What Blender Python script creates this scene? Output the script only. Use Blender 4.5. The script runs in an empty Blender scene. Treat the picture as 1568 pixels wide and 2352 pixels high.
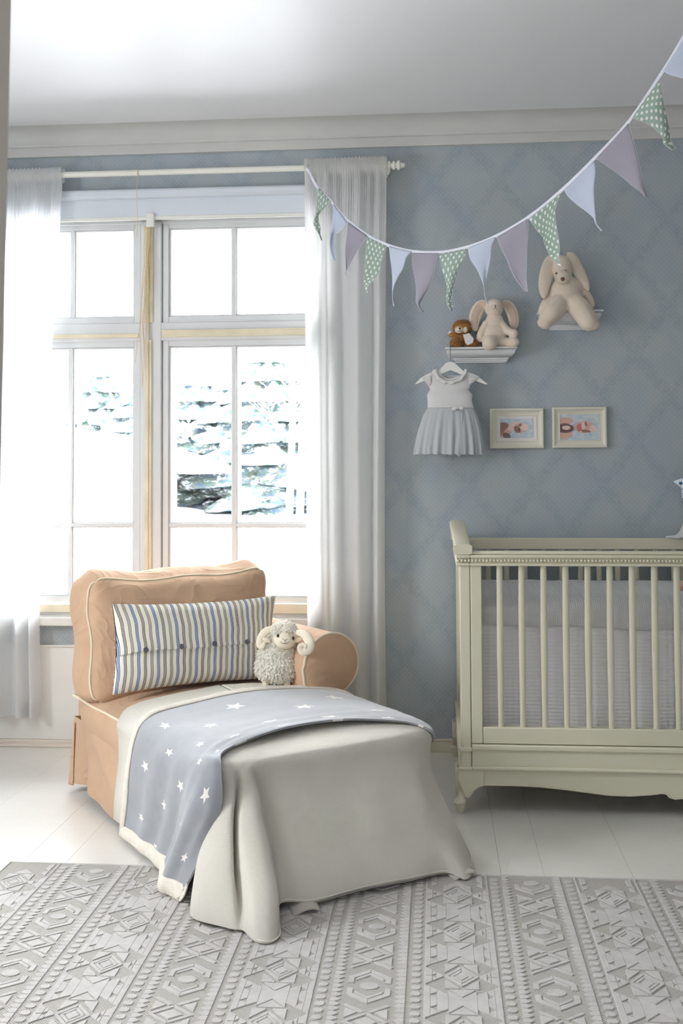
import bpy, math, random
from mathutils import Vector, Matrix, noise
random.seed(7)
PI = math.pi
S = bpy.context.scene
COL = S.collection

# ------------------------------------------------------------------ camera
FPX, PX, PY, EYE = 2500.0, 784.0, 982.0, 1.15
YAW, PITCH, ROLL = math.atan(216/2500), math.radians(2.2), 0.0045
FW = Vector((-math.sin(YAW)*math.cos(PITCH), math.cos(YAW)*math.cos(PITCH), math.sin(PITCH)))
R0 = Vector((math.cos(YAW), math.sin(YAW), 0))
U0 = R0.cross(FW)
RT = R0*math.cos(ROLL) - U0*math.sin(ROLL)
UP = U0*math.cos(ROLL) + R0*math.sin(ROLL)
EYEP = Vector((0, 0, EYE))
cd = bpy.data.cameras.new('camera')
cd.sensor_fit = 'VERTICAL'; cd.sensor_height = 36.0
cd.lens = FPX/2352*36.0
cd.shift_y = (PY-1176)/2352
cd.clip_start = 0.05; cd.clip_end = 200
cd.dof.use_dof = True; cd.dof.focus_distance = 3.5; cd.dof.aperture_fstop = 9.0
cam = bpy.data.objects.new('camera', cd)
COL.objects.link(cam)
cam.matrix_world = Matrix.Translation(EYEP) @ Matrix((RT, UP, -FW)).transposed().to_4x4()
S.camera = cam

def ray(x, y): return RT*((x-PX)/FPX) - UP*((y-PY)/FPX) + FW
def atY(x, y, Y):
    d = ray(x, y); return EYEP + d*(Y/d.y)
def atZ(x, y, Z=0):
    d = ray(x, y); return EYEP + d*((Z-EYE)/d.z)

# ------------------------------------------------------------------ mesh helpers
class M:
    def __init__(s): s.v = []; s.f = []; s.uv = []
    def add(s, vs, fs, uvs=None):
        o = len(s.v); s.v += [tuple(p) for p in vs]; s.f += [tuple(i+o for i in f) for f in fs]
        s.uv += (uvs if uvs else [(0, 0)]*len(vs)); return s
    def box(s, x0, x1, y0, y1, z0, z1, mtx=None):
        vs = [Vector((x, y, z)) for z in (z0, z1) for y in (y0, y1) for x in (x0, x1)]
        if mtx: vs = [mtx @ p for p in vs]
        return s.add(vs, [(0, 2, 3, 1), (4, 5, 7, 6), (0, 1, 5, 4), (1, 3, 7, 5), (3, 2, 6, 7), (2, 0, 4, 6)])
    def prism(s, pts, d, off=(0, 0, 0)):
        """pts: 3D polygon, extruded by vector d"""
        n = len(pts); d = Vector(d)
        a = [Vector(p)+Vector(off) for p in pts]; b = [p+d for p in a]
        return s.add(a+b, [tuple(range(n))[::-1], tuple(range(n, 2*n))] + [(i, (i+1) % n, n+(i+1) % n, n+i) for i in range(n)])
    def tube(s, path, r, n=8, closed=False, cap=True):
        path = [Vector(p) for p in path]; m = len(path)
        rs = r if isinstance(r, (list, tuple)) else [r]*m
        vs = []; up = Vector((0, 0, 1)); prev = None
        for i in range(m):
            a = path[(i-1) % m] if (closed or i > 0) else path[0]
            b = path[(i+1) % m] if (closed or i < m-1) else path[-1]
            t = (b-a)
            if t.length < 1e-9: t = Vector((0, 0, 1))
            t.normalize()
            if prev is None:
                q = t.cross(up)
                if q.length < 1e-3: q = t.cross(Vector((1, 0, 0)))
            else:
                q = prev - t*prev.dot(t)
                if q.length < 1e-6: q = t.cross(up)
            q.normalize(); w = t.cross(q); prev = q
            for k in range(n):
                c = 2*PI*k/n; vs.append(path[i] + (q*math.cos(c) + w*math.sin(c))*rs[i])
        fs = []
        for i in range(m if closed else m-1):
            j = (i+1) % m
            for k in range(n):
                fs.append((i*n+k, i*n+(k+1) % n, j*n+(k+1) % n, j*n+k))
        if cap and not closed:
            fs.append(tuple(range(n))); fs.append(tuple(range((m-1)*n, m*n))[::-1])
        return s.add(vs, fs)
    def lathe(s, prof, c, axis='z', n=20):
        """prof list of (r,h)"""
        vs = []
        for r, h in prof:
            for k in range(n):
                a = 2*PI*k/n; x, y = r*math.cos(a), r*math.sin(a)
                p = {'z': (x, y, h), 'x': (h, x, y), 'y': (x, h, y)}[axis]
                vs.append(Vector(c)+Vector(p))
        m = len(prof); fs = []
        for i in range(m-1):
            for k in range(n): fs.append((i*n+k, i*n+(k+1) % n, (i+1)*n+(k+1) % n, (i+1)*n+k))
        fs.append(tuple(range(n))); fs.append(tuple(range((m-1)*n, m*n))[::-1])
        return s.add(vs, fs)
    def ell(s, c, r, rot=None, nu=18, nv=12):
        """ellipsoid: centre, radii, rotation matrix"""
        c = Vector(c); vs = []; fs = []
        for j in range(1, nv):
            t = PI*j/nv
            for i in range(nu):
                a = 2*PI*i/nu
                p = Vector((math.sin(t)*math.cos(a)*r[0], math.sin(t)*math.sin(a)*r[1], math.cos(t)*r[2]))
                if rot: p = rot @ p
                vs.append(c+p)
        top = Vector((0, 0, r[2])); 
        if rot: top = rot @ top
        vs += [c+top, c-top]; T, B = len(vs)-2, len(vs)-1
        for j in range(nv-2):
            for i in range(nu):
                fs.append((j*nu+i, (j+1)*nu+i, (j+1)*nu+(i+1) % nu, j*nu+(i+1) % nu))
        for i in range(nu):
            fs.append((T, i, (i+1) % nu)); o = (nv-2)*nu; fs.append((B, o+(i+1) % nu, o+i))
        return s.add(vs, fs)
    def grid(s, fn, nu, nv, closeu=False):
        """fn(a,b)-> (Vector, (u,v)); a,b in 0..1"""
        vs = []; uvs = []
        for j in range(nv+1):
            for i in range(nu+1 if not closeu else nu):
                p, t = fn(i/nu, j/nv); vs.append(p); uvs.append(t)
        w = nu if closeu else nu+1; fs = []
        for j in range(nv):
            for i in range(nu):
                i2 = (i+1) % w if closeu else i+1
                fs.append((j*w+i, j*w+i2, (j+1)*w+i2, (j+1)*w+i))
        return s.add(vs, fs, uvs)

def rotm(ax=0, ay=0, az=0):
    return Matrix.Rotation(math.radians(az), 3, 'Z') @ Matrix.Rotation(math.radians(ay), 3, 'Y') @ Matrix.Rotation(math.radians(ax), 3, 'X')

def obj(name, m, mat, parent=None, smooth=True, bevel=0, solid=0, sub=0, remesh=0, auto=35, solid_off=0):
    vs, fs = m.v, m.f
    me = bpy.data.meshes.new(name)
    origin = Vector((0, 0, 0))
    if parent is None and vs:
        lo = [min(p[i] for p in vs) for i in range(3)]; hi = [max(p[i] for p in vs) for i in range(3)]
        origin = Vector(((lo[0]+hi[0])/2, (lo[1]+hi[1])/2, lo[2]))
        vs = [(p[0]-origin.x, p[1]-origin.y, p[2]-origin.z) for p in vs]
    me.from_pydata(vs, [], fs); me.update()
    if any(u != (0, 0) for u in m.uv):
        ul = me.uv_layers.new(name='UVMap')
        for l in me.loops: ul.data[l.index].uv = m.uv[l.vertex_index]
    if smooth:
        me.polygons.foreach_set('use_smooth', [True]*len(me.polygons))
        if auto and not remesh and not sub:
            try: me.set_sharp_from_angle(angle=math.radians(auto))
            except Exception: pass
    if mat: me.materials.append(mat)
    o = bpy.data.objects.new(name, me); COL.objects.link(o)
    o.location = origin
    if parent:
        o.parent = parent
        if parent.type == 'EMPTY' or parent.parent is None:
            o.matrix_parent_inverse = Matrix.Translation(-parent.location)
    if remesh:
        md = o.modifiers.new('r', 'REMESH'); md.mode = 'VOXEL'; md.voxel_size = remesh; md.use_smooth_shade = True
        md = o.modifiers.new('s', 'SMOOTH'); md.factor = 0.6; md.iterations = 6
    if solid:
        md = o.modifiers.new('t', 'SOLIDIFY'); md.thickness = solid; md.offset = solid_off
    if bevel:
        md = o.modifiers.new('b', 'BEVEL'); md.width = bevel; md.segments = 2; md.limit_method = 'ANGLE'; md.angle_limit = math.radians(35)
    if sub:
        md = o.modifiers.new('u', 'SUBSURF'); md.levels = sub; md.render_levels = sub
    return o

def tag(o, label=None, cat=None, group=None, kind=None):
    if label: o['label'] = label
    if cat: o['category'] = cat
    if group: o['group'] = group
    if kind: o['kind'] = kind
    return o
def thing(name, loc, label, cat, group=None):
    o = bpy.data.objects.new(name, None); COL.objects.link(o); o.location = Vector(loc); o.empty_display_size = 0.05
    return tag(o, label, cat, group)
def struct(name, m, mat, parent=None, **k):
    o = obj(name, m, mat, parent, **k)
    if parent is None: o['kind'] = 'structure'
    return o

def crom(P, t):
    """Catmull-Rom on list of Vectors, t 0..1"""
    n = len(P)-1; x = min(max(t, 0), 1)*n; i = min(int(x), n-1); f = x-i
    a = P[max(i-1, 0)]; b = P[i]; c = P[i+1]; d = P[min(i+2, n)]
    return 0.5*((2*b) + (c-a)*f + (2*a-5*b+4*c-d)*f*f + (3*b-a-3*c+d)*f*f*f)
def sm(a, b, x):
    t = min(max((x-a)/(b-a), 0), 1); return t*t*(3-2*t)
def nz(x, y=0, z=0): return noise.noise(Vector((x, y, z)))

# ------------------------------------------------------------------ materials
def lin(c):
    return tuple(((x/255)/12.92 if x/255 <= 0.04045 else ((x/255+0.055)/1.055)**2.4) for x in c)
class NT:
    def __init__(s, name):
        s.m = bpy.data.materials.new(name); s.m.use_nodes = True; s.t = s.m.node_tree; s.n = s.t.nodes; s.l = s.t.links
        s.b = s.n['Principled BSDF']; s.out = s.n['Material Output']
    def node(s, ty, **k):
        n = s.n.new(ty)
        for a, b in k.items(): setattr(n, a, b)
        return n
    def link(s, a, b): s.l.new(a, b)
    def val(s, sock, v):
        if hasattr(v, 'links') or isinstance(v, bpy.types.NodeSocket): s.l.new(v, sock)
        else: sock.default_value = v
    def math(s, op, a, b=None, c=None):
        n = s.node('ShaderNodeMath', operation=op); s.val(n.inputs[0], a)
        if b is not None: s.val(n.inputs[1], b)
        if c is not None: s.val(n.inputs[2], c)
        return n.outputs[0]
    def mix(s, f, a, b):
        n = s.node('ShaderNodeMix', data_type='RGBA'); s.val(n.inputs[0], f)
        for k, v in ((6, a), (7, b)):
            if isinstance(v, bpy.types.NodeSocket): s.l.new(v, n.inputs[k])
            else: n.inputs[k].default_value = (*v, 1)
        return n.outputs[2]
    def coord(s, which='Object'):
        return s.node('ShaderNodeTexCoord').outputs[which]
    def noise(s, vec, scale, detail=3, rough=0.5, out=0):
        n = s.node('ShaderNodeTexNoise'); n.inputs['Scale'].default_value = scale
        n.inputs['Detail'].default_value = detail; n.inputs['Roughness'].default_value = rough
        if vec: s.link(vec, n.inputs['Vector'])
        return n.outputs[out]
    def ramp(s, f, a, b):
        n = s.node('ShaderNodeMapRange'); s.val(n.inputs[0], f); n.inputs[1].default_value = a; n.inputs[2].default_value = b
        return n.outputs[0]
    def bump(s, h, strength=0.3, dist=0.002):
        n = s.node('ShaderNodeBump'); n.inputs['Strength'].default_value = strength; n.inputs['Distance'].default_value = dist
        s.link(h, n.inputs['Height']); s.link(n.outputs[0], s.b.inputs['Normal']); return n
    def col(s, c):
        if isinstance(c, bpy.types.NodeSocket): s.link(c, s.b.inputs['Base Color'])
        else: s.b.inputs['Base Color'].default_value = (*c, 1)
    def set(s, rough=0.6, spec=0.3, sheen=0, **k):
        s.b.inputs['Roughness'].default_value = rough; s.b.inputs['Specular IOR Level'].default_value = spec
        if sheen: s.b.inputs['Sheen Weight'].default_value = sheen
        return s
    def xyz(s, vec):
        n = s.node('ShaderNodeSeparateXYZ'); s.link(vec, n.inputs[0]); return n.outputs

def plain(name, rgb, rough=0.6, spec=0.3, var=0.04, scale=6, bump=0, bscale=400, sheen=0):
    t = NT(name); t.set(rough, spec, sheen); c = lin(rgb); v = t.coord()
    if var:
        f = t.noise(v, scale, 4); t.col(t.mix(t.ramp(f, .3, .7), tuple(x*(1-var) for x in c), tuple(min(1, x*(1+var)) for x in c)))
    else: t.col(c)
    if bump: t.bump(t.noise(v, bscale, 3), bump, 0.001)
    return t.m

def weave(name, rgb, rough=0.9, scale=900, strength=0.4, var=0.05, transl=0, transp=0, sheen=0.1, vec='UV', crease=0, cs=5):
    """woven cloth: two crossed thread waves as bump"""
    t = NT(name); t.set(rough, 0.1, sheen); c = lin(rgb)
    uv = t.coord(vec); ob = t.coord('Object')
    f = t.noise(ob, 7, 4)
    t.col(t.mix(t.ramp(f, .3, .7), tuple(x*(1-var) for x in c), tuple(min(1, x*(1+var)) for x in c)))
    x, y, z = t.xyz(uv)
    a = t.math('SINE', t.math('MULTIPLY', x, scale)); b = t.math('SINE', t.math('MULTIPLY', y, scale))
    h = t.math('ADD', t.math('ADD', a, b), t.noise(ob, 160, 3)); bn = t.bump(h, strength, 0.0005)
    if crease:
        cn = t.node('ShaderNodeTexNoise'); cn.inputs['Scale'].default_value = cs; cn.inputs['Detail'].default_value = 2; cn.inputs['Distortion'].default_value = 1.6; t.link(ob, cn.inputs['Vector'])
        rg = t.math('POWER', t.math('SUBTRACT', 1.0, t.math('MULTIPLY', t.math('ABSOLUTE', t.math('SUBTRACT', cn.outputs[0], .5)), 5.0)), 3.0)
        b2 = t.node('ShaderNodeBump'); b2.inputs['Strength'].default_value = crease; b2.inputs['Distance'].default_value = .006; t.link(rg, b2.inputs['Height']); t.link(b2.outputs[0], bn.inputs['Normal'])
    if transl or transp:
        tr = t.node('ShaderNodeBsdfTranslucent'); tr.inputs[0].default_value = (*c, 1)
        mx = t.node('ShaderNodeMixShader'); mx.inputs[0].default_value = transl
        t.link(t.b.outputs[0], mx.inputs[1]); t.link(tr.outputs[0], mx.inputs[2]); o = mx.outputs[0]
        if transp:
            tp = t.node('ShaderNodeBsdfTransparent'); m2 = t.node('ShaderNodeMixShader'); m2.inputs[0].default_value = transp
            t.link(o, m2.inputs[1]); t.link(tp.outputs[0], m2.inputs[2]); o = m2.outputs[0]
        t.link(o, t.out.inputs[0])
    return t.m

MAT = {}
MAT['white_paint'] = plain('white_paint', (236, 235, 230), .35, .5, .02)
MAT['frame_paint'] = plain('frame_paint', (228, 229, 230), .4, .4, .03)
MAT['cream_paint'] = plain('cream_paint', (216, 211, 188), .38, .45, .03, 3)
MAT['trim_paint'] = plain('trim_paint', (208, 207, 204), .45, .4, .03)
MAT['raw_wood'] = plain('raw_wood', (232, 222, 196), .6, .3, .1, 9)
MAT['beige_trim'] = plain('beige_trim', (226, 216, 206), .5, .4, .02)
MAT['rod'] = plain('rod_paint', (240, 238, 230), .4, .4, .02)
MAT['blind'] = plain('blind_cloth', (222, 228, 236), .7, .2, .02, 3)
MAT['tan'] = weave('tan_cotton', (196, 163, 135), .9, 5200, .15, .06, crease=.4, cs=5)
MAT['tan_pipe'] = plain('cream_piping', (226, 212, 186), .8, .2, .03)
MAT['curtain'] = weave('white_curtain_linen', (252, 252, 251), .9, 2200, .2, .01, transl=.5)
MAT['sheer'] = weave('sheer_white_curtain', (248, 249, 250), .9, 2200, .2, .01, transl=.6, transp=.04)
MAT['blanket'] = weave('white_cotton_blanket', (240, 234, 222), .95, 2400, .7, .03, crease=.22, cs=6)
MAT['fleece_rim'] = plain('cream_fleece', (226, 218, 206), .95, .1, .06, 60, .9, 260)
MAT['plush'] = plain('cream_plush', (226, 211, 194), .95, .1, .05, 20, .5, 500, sheen=.4)
MAT['plush_in'] = plain('beige_ear_lining', (204, 182, 164), .95, .1, .05, 30, .3, 500)
MAT['brown_nose'] = plain('brown_nose', (120, 92, 74), .6, .3, .1, 40)
MAT['dark'] = plain('dark_thread', (44, 42, 42), .5, .4, 0)
MAT['teddy'] = plain('ginger_fur', (176, 124, 70), .95, .1, .2, 90, .8, 300, sheen=.3)
MAT['teddy_face'] = plain('pale_muzzle', (232, 218, 200), .95, .1, .04, 50, .5, 300)
MAT['wool'] = plain('white_wool', (254, 249, 238), .95, .1, .03, 60)
def add_transl(m, f):
    t = m.node_tree; b = t.nodes['Principled BSDF']; tr = t.nodes.new('ShaderNodeBsdfTranslucent'); tr.inputs[0].default_value = (.93, .91, .87, 1)
    mx = t.nodes.new('ShaderNodeMixShader'); mx.inputs[0].default_value = f
    t.links.new(b.outputs[0], mx.inputs[1]); t.links.new(tr.outputs[0], mx.inputs[2]); t.links.new(mx.outputs[0], t.nodes['Material Output'].inputs[0])
add_transl(MAT['wool'], .4)
MAT['ornament_white'] = plain('ornament_white', (252, 251, 248), .8, .1, 0); add_transl(MAT['ornament_white'], .6)
MAT['sheep_skin'] = plain('cream_felt', (240, 229, 208), .9, .1, .02, 20, .2, 500)
MAT['wire'] = plain('grey_wire', (120, 120, 118), .35, .5, 0)
MAT['dress_top'] = weave('white_jersey', (226, 224, 224), .9, 2000, .3, .02)
MAT['skin'] = plain('doll_skin', (226, 176, 158), .55, .3, .04, 30)
MAT['mauve'] = weave('mauve_cotton', (176, 172, 184), .9, 2500, .3, .04, transl=.25)
MAT['pale_blue'] = weave('pale_blue_cotton', (216, 224, 240), .9, 2500, .3, .03, transl=.3)
MAT['tape'] = plain('bunting_tape', (226, 228, 238), .8, .2, .02)
MAT['snow'] = plain('snow', (250, 251, 252), .9, .2, .01)
MAT['bark'] = plain('grey_bark', (92, 88, 88), .9, .1, .2, 4)
MAT['shed'] = plain('shed_boards', (106, 94, 86), .8, .2, .08, 3)
MAT['needles'] = plain('spruce_needles', (108, 124, 120), .9, .1, .25, 6)
def spruce_mat():
    t = NT('snowy_spruce'); t.set(.95, .05); ob = t.coord('Object'); mp = t.node('ShaderNodeMapping'); mp.inputs['Scale'].default_value = (1, 1, 2.4); t.link(ob, mp.inputs[0])
    g = t.mix(t.ramp(t.noise(mp.outputs[0], 3.2, 3), .38, .62), lin((58, 76, 70)), lin((64, 76, 92)))
    g = t.mix(t.ramp(t.noise(mp.outputs[0], 9, 4, .65), .42, .62), g, lin((88, 94, 84)))
    sn = t.ramp(t.noise(mp.outputs[0], 5.5, 5, .75), .53, .62)
    t.col(t.mix(sn, g, lin((225, 230, 236)))); return t.m
MAT['spruce'] = spruce_mat()
MAT['twine'] = plain('straw_twine', (232, 206, 160), .8, .2, .06, 50)
MAT['mat_board'] = plain('white_mount', (236, 232, 230), .8, .2, .01)
MAT['cushion_grey'] = plain('grey_cushion', (150, 146, 138), .9, .1, .05, 12)

# wallpaper: blue-grey with dot lattice and an ogee trellis of foliage
def wallpaper():
    t = NT('blue_damask_wallpaper'); t.set(.75, .2)
    geo = t.node('ShaderNodeNewGeometry').outputs['Position']
    x, y, z = t.xyz(geo)
    # dot lattice, staggered
    p = .0205
    def dots(ox, oz, rad):
        a = t.math('SUBTRACT', t.math('FRACT', t.math('DIVIDE', t.math('ADD', x, ox), p)), .5)
        b = t.math('SUBTRACT', t.math('FRACT', t.math('DIVIDE', t.math('ADD', z, oz), p)), .5)
        d = t.math('SQRT', t.math('ADD', t.math('POWER', a, 2.0), t.math('POWER', b, 2.0)))
        n = t.node('ShaderNodeMapRange', interpolation_type='SMOOTHSTEP')
        t.link(d, n.inputs[0]); n.inputs[1].default_value = rad; n.inputs[2].default_value = rad*.35
        return n.outputs[0]
    dd = t.math('ADD', dots(0, 0, .2), dots(p/2, p/2, .2))
    # trellis
    W, H = .27, .36
    wob = t.math('MULTIPLY', t.math('SUBTRACT', t.noise(geo, 30, 4, .65), .5), .30)
    a = t.math('ADD', t.math('DIVIDE', x, W), t.math('DIVIDE', z, H)); b = t.math('SUBTRACT', t.math('DIVIDE', x, W), t.math('DIVIDE', z, H))
    def band(q):
        f = t.math('ABSOLUTE', t.math('SUBTRACT', t.math('FRACT', t.math('ADD', q, wob)), .5))
        n = t.node('ShaderNodeMapRange', interpolation_type='SMOOTHSTEP'); t.link(f, n.inputs[0])
        n.inputs[1].default_value = .17; n.inputs[2].default_value = .02; return n.outputs[0]
    tr = t.math('MAXIMUM', band(a), band(b))
    leaf = t.ramp(t.noise(geo, 85, 3, .6), .38, .62)
    tr = t.math('MULTIPLY', tr, t.math('ADD', t.math('MULTIPLY', leaf, .75), .25))
    base = t.mix(t.ramp(t.noise(geo, 9, 3), .35, .65), lin((178, 184, 186)), lin((170, 181, 189)))
    base = t.mix(t.math('MULTIPLY', t.ramp(t.noise(geo, 120, 2, .7), .3, .7), .30), base, lin((176, 182, 190)))
    hue = t.mix(t.ramp(t.noise(geo, 14, 2), .4, .6), lin((132, 152, 158)), lin((138, 148, 170)))
    c = t.mix(t.math('MULTIPLY', tr, .34), base, hue)
    c = t.mix(t.math('MULTIPLY', dd, .38), c, lin((196, 204, 208)))
    t.col(c); t.bump(t.noise(geo, 500, 2), .15, .0006)
    return t.m
MAT['wallpaper'] = wallpaper()

def floor_mat():
    t = NT('white_painted_boards'); t.set(.22, .5)
    geo = t.node('ShaderNodeNewGeometry').outputs['Position']
    x, y, z = t.xyz(geo)
    n = t.noise(geo, 1.3, 3)
    t.col(t.mix(t.ramp(n, .3, .7), lin((227, 224, 217)), lin((234, 231, 225))))
    st = t.node('ShaderNodeMapping'); st.inputs['Scale'].default_value = (60, 4, 1); t.link(geo, st.inputs[0])
    h = t.math('ADD', t.math('MULTIPLY', t.noise(st.outputs[0], 1, 3), .5), t.noise(geo, 14, 2)); t.bump(h, .25, .004)
    return t.m
MAT['floor'] = floor_mat()
MAT['ceiling'] = plain('ceiling_paint', (242, 242, 244), .42, .4, .015, 1.2, .1, 60)

def glass():
    t = NT('window_glass'); t.n.remove(t.b)
    tp = t.node('ShaderNodeBsdfTransparent'); gl = t.node('ShaderNodeBsdfGlossy'); gl.inputs['Roughness'].default_value = .03
    fr = t.node('ShaderNodeFresnel'); fr.inputs[0].default_value = 1.25
    mx = t.node('ShaderNodeMixShader'); t.link(fr.outputs[0], mx.inputs[0]); t.link(tp.outputs[0], mx.inputs[1]); t.link(gl.outputs[0], mx.inputs[2])
    t.link(mx.outputs[0], t.out.inputs[0]); return t.m
MAT['glass'] = glass()

def polka(name, bg, dot, cell=.0165, rad=.27, transl=.25):
    t = NT(name); t.set(.9, .1); uv = t.coord('UV'); x, y, z = t.xyz(uv)
    def d(ox, oy):
        a = t.math('SUBTRACT', t.math('FRACT', t.math('DIVIDE', t.math('ADD', x, ox), cell*1.5)), .5)
        b = t.math('SUBTRACT', t.math('FRACT', t.math('DIVIDE', t.math('ADD', y, oy), cell*1.5)), .5)
        q = t.math('SQRT', t.math('ADD', t.math('POWER', a, 2.0), t.math('POWER', b, 2.0)))
        return t.math('LESS_THAN', q, rad*.68)
    f = t.math('MAXIMUM', d(0, 0), d(cell*.75, cell*.75))
    c = t.mix(f, lin(bg), lin(dot)); t.col(c)
    tr = t.node('ShaderNodeBsdfTranslucent'); t.link(c, tr.inputs[0]); mx = t.node('ShaderNodeMixShader'); mx.inputs[0].default_value = transl
    t.link(t.b.outputs[0], mx.inputs[1]); t.link(tr.outputs[0], mx.inputs[2]); t.link(mx.outputs[0], t.out.inputs[0])
    return t.m
MAT['polka'] = polka('green_polka_dot_cotton', (164, 184, 172), (240, 240, 238))

def star_mask(t, x, y, cw, ch, R, rin=.45, seed=.2):
    """staggered lattice of five-pointed stars in a cw x ch cell (metres)"""
    row = t.math('FLOOR', t.math('DIVIDE', y, ch))
    xo = t.math('ADD', x, t.math('MULTIPLY', t.math('MODULO', t.math('ABSOLUTE', row), 2.0), cw/2))
    cx = t.math('MULTIPLY', t.math('SUBTRACT', t.math('FRACT', t.math('DIVIDE', xo, cw)), .5), cw)
    cy = t.math('MULTIPLY', t.math('SUBTRACT', t.math('FRACT', t.math('DIVIDE', y, ch)), .5), ch)
    r = t.math('SQRT', t.math('ADD', t.math('POWER', cx, 2.0), t.math('POWER', cy, 2.0)))
    ang = t.math('ADD', t.math('ARCTAN2', cy, cx), t.math('ADD', t.math('MULTIPLY', row, .9), 10*PI))
    s = 2*PI/5
    m = t.math('ABSOLUTE', t.math('SUBTRACT', t.math('MODULO', ang, s), s/2))
    m = t.math('SUBTRACT', s/2, m)
    ri = R*rin; nx = ri*math.sin(PI/5); ny = R-ri*math.cos(PI/5)
    e = t.math('ADD', t.math('MULTIPLY', t.math('MULTIPLY', r, t.math('COSINE', m)), nx), t.math('MULTIPLY', t.math('MULTIPLY', r, t.math('SINE', m)), ny))
    return t.math('LESS_THAN', e, R*nx)

def star_cloth():
    t = NT('grey_star_fleece'); t.set(.95, .1, .65); uv = t.coord('UV'); x, y, z = t.xyz(uv)
    ob = t.coord('Object')
    f = star_mask(t, x, y, .215, .105, .0225)
    bg = t.mix(t.ramp(t.noise(ob, 30, 3), .3, .7), lin((146, 148, 153)), lin((154, 156, 161)))
    t.col(t.mix(f, bg, lin((232, 226, 220)))); t.bump(t.noise(ob, 500, 3), .5, .001); return t.m
MAT['star_cloth'] = star_cloth()
def star_plush():
    t = NT('white_cotton_with_blue_stars'); t.set(.9, .1); uv = t.coord('Object'); x, y, z = t.xyz(uv)
    f = star_mask(t, x, z, .03, .022, .010); t.col(t.mix(f, lin((226, 234, 242)), lin((40, 92, 150)))); return t.m
MAT['star_plush'] = star_plush()

def stripes():
    t = NT('striped_pillow_ticking'); t.set(.9, .1); uv = t.coord('UV'); x, y, z = t.xyz(uv)
    P = .0762
    q = t.math('MULTIPLY', t.math('FRACT', t.math('DIVIDE', x, P)), P)
    def line(c, w=.0020):
        return t.math('LESS_THAN', t.math('ABSOLUTE', t.math('SUBTRACT', q, c)), w/1.7)
    col = lin((238, 232, 218))
    groups = [(.0127, (38, 78, 138)), (.0381, (26, 28, 46)), (.0635, (92, 94, 90))]
    cc = None; base = col; prev = None
    for c0, rgb in groups:
        f = None
        for dx in (-.0043, 0, .0043):
            l = line(c0+dx); f = l if f is None else t.math('MAXIMUM', f, l)
        if rgb[0] == 38:   # pale blue between the blue lines
            g = line(c0, .0110); prev = t.mix(t.math('MULTIPLY', g, .3), col if prev is None else prev, lin((150, 180, 210)))
        prev = t.mix(f, col if prev is None else prev, lin(rgb))
    t.col(prev); t.bump(t.noise(t.coord('Object'), 400, 3), .3, .0008); return t.m
MAT['stripes'] = stripes()

def knit(name, rgb, sx, sy, strength=.8):
    t = NT(name); t.set(.95, .1); uv = t.coord('UV'); x, y, z = t.xyz(uv); t.col(lin(rgb))
    a = t.math('SINE', t.math('MULTIPLY', x, sx)); b = t.math('SINE', t.math('MULTIPLY', y, sy))
    t.bump(t.math('ADD', a, b), strength, .0012); return t.m
MAT['knit'] = knit('white_waffle_knit', (232, 231, 231), 900, 900, .6)
MAT['ribbed'] = knit('white_ribbed_knit', (228, 227, 228), 420, 560, .5)

def baby_photo(name, flip):
    """soft photograph of a baby lying on pale blue cloth"""
    t = NT(name); t.set(.35, .4); uv = t.coord('UV')
    w = t.noise(uv, 5, 3, .5, 1)
    mv = t.node('ShaderNodeMix', data_type='VECTOR'); mv.inputs[0].default_value = .07; t.link(uv, mv.inputs[4]); t.link(w, mv.inputs[5])
    x, y, z = t.xyz(mv.outputs[1])
    c = t.mix(t.ramp(t.noise(uv, 6, 3), .35, .65), lin((176, 200, 214)), lin((214, 218, 220)))
    def blob(c, cx, cy, rx, ry, rgb, ang=0, soft=.25):
        ca, sa = math.cos(ang), math.sin(ang)
        dx = t.math('SUBTRACT', x, cx); dy = t.math('SUBTRACT', y, cy)
        a = t.math('DIVIDE', t.math('ADD', t.math('MULTIPLY', dx, ca), t.math('MULTIPLY', dy, sa)), rx)
        b = t.math('DIVIDE', t.math('SUBTRACT', t.math('MULTIPLY', dy, ca), t.math('MULTIPLY', dx, sa)), ry)
        d = t.math('ADD', t.math('POWER', a, 2.0), t.math('POWER', b, 2.0))
        n = t.node('ShaderNodeMapRange', interpolation_type='SMOOTHSTEP'); t.link(d, n.inputs[0]); n.inputs[1].default_value = 1+soft; n.inputs[2].default_value = 1-soft
        return t.mix(n.outputs[0], c, lin(rgb))
    sk = (214, 172, 160); dk = (150, 108, 98); lt = (232, 204, 196)
    if not flip:
        c = blob(c, .12, .45, .24, .34, dk); c = blob(c, .28, .42, .10, .42, sk, -.5); c = blob(c, .42, .6, .14, .26, lt, -.4)
        c = blob(c, .62, .52, .20, .24, sk); c = blob(c, .52, .45, .09, .18, dk, .2); c = blob(c, .72, .55, .11, .17, lt); c = blob(c, .60, .66, .05, .06, dk)
        c = blob(c, .22, .12, .1, .2, (120, 96, 96), .4); c = blob(c, .57, .42, .02, .07, (96, 62, 58), .2)
    else:
        c = blob(c, .16, .74, .2, .14, sk, .1); c = blob(c, .14, .24, .2, .16, sk, .5); c = blob(c, .16, .48, .22, .17, (112, 84, 84)); c = blob(c, .19, .5, .1, .08, lt)
        c = blob(c, .62, .52, .25, .22, sk); c = blob(c, .5, .5, .07, .14, (190, 120, 118)); c = blob(c, .6, .56, .05, .16, lt); c = blob(c, .66, .62, .03, .08, dk, .3); c = blob(c, .66, .36, .12, .05, dk, -.2)
        c = blob(c, .82, .46, .08, .14, lt)
    t.col(c); return t.m
MAT['photo_a'] = baby_photo('baby_photo_close', False)
MAT['photo_b'] = baby_photo('baby_photo_wide', True)

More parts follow.
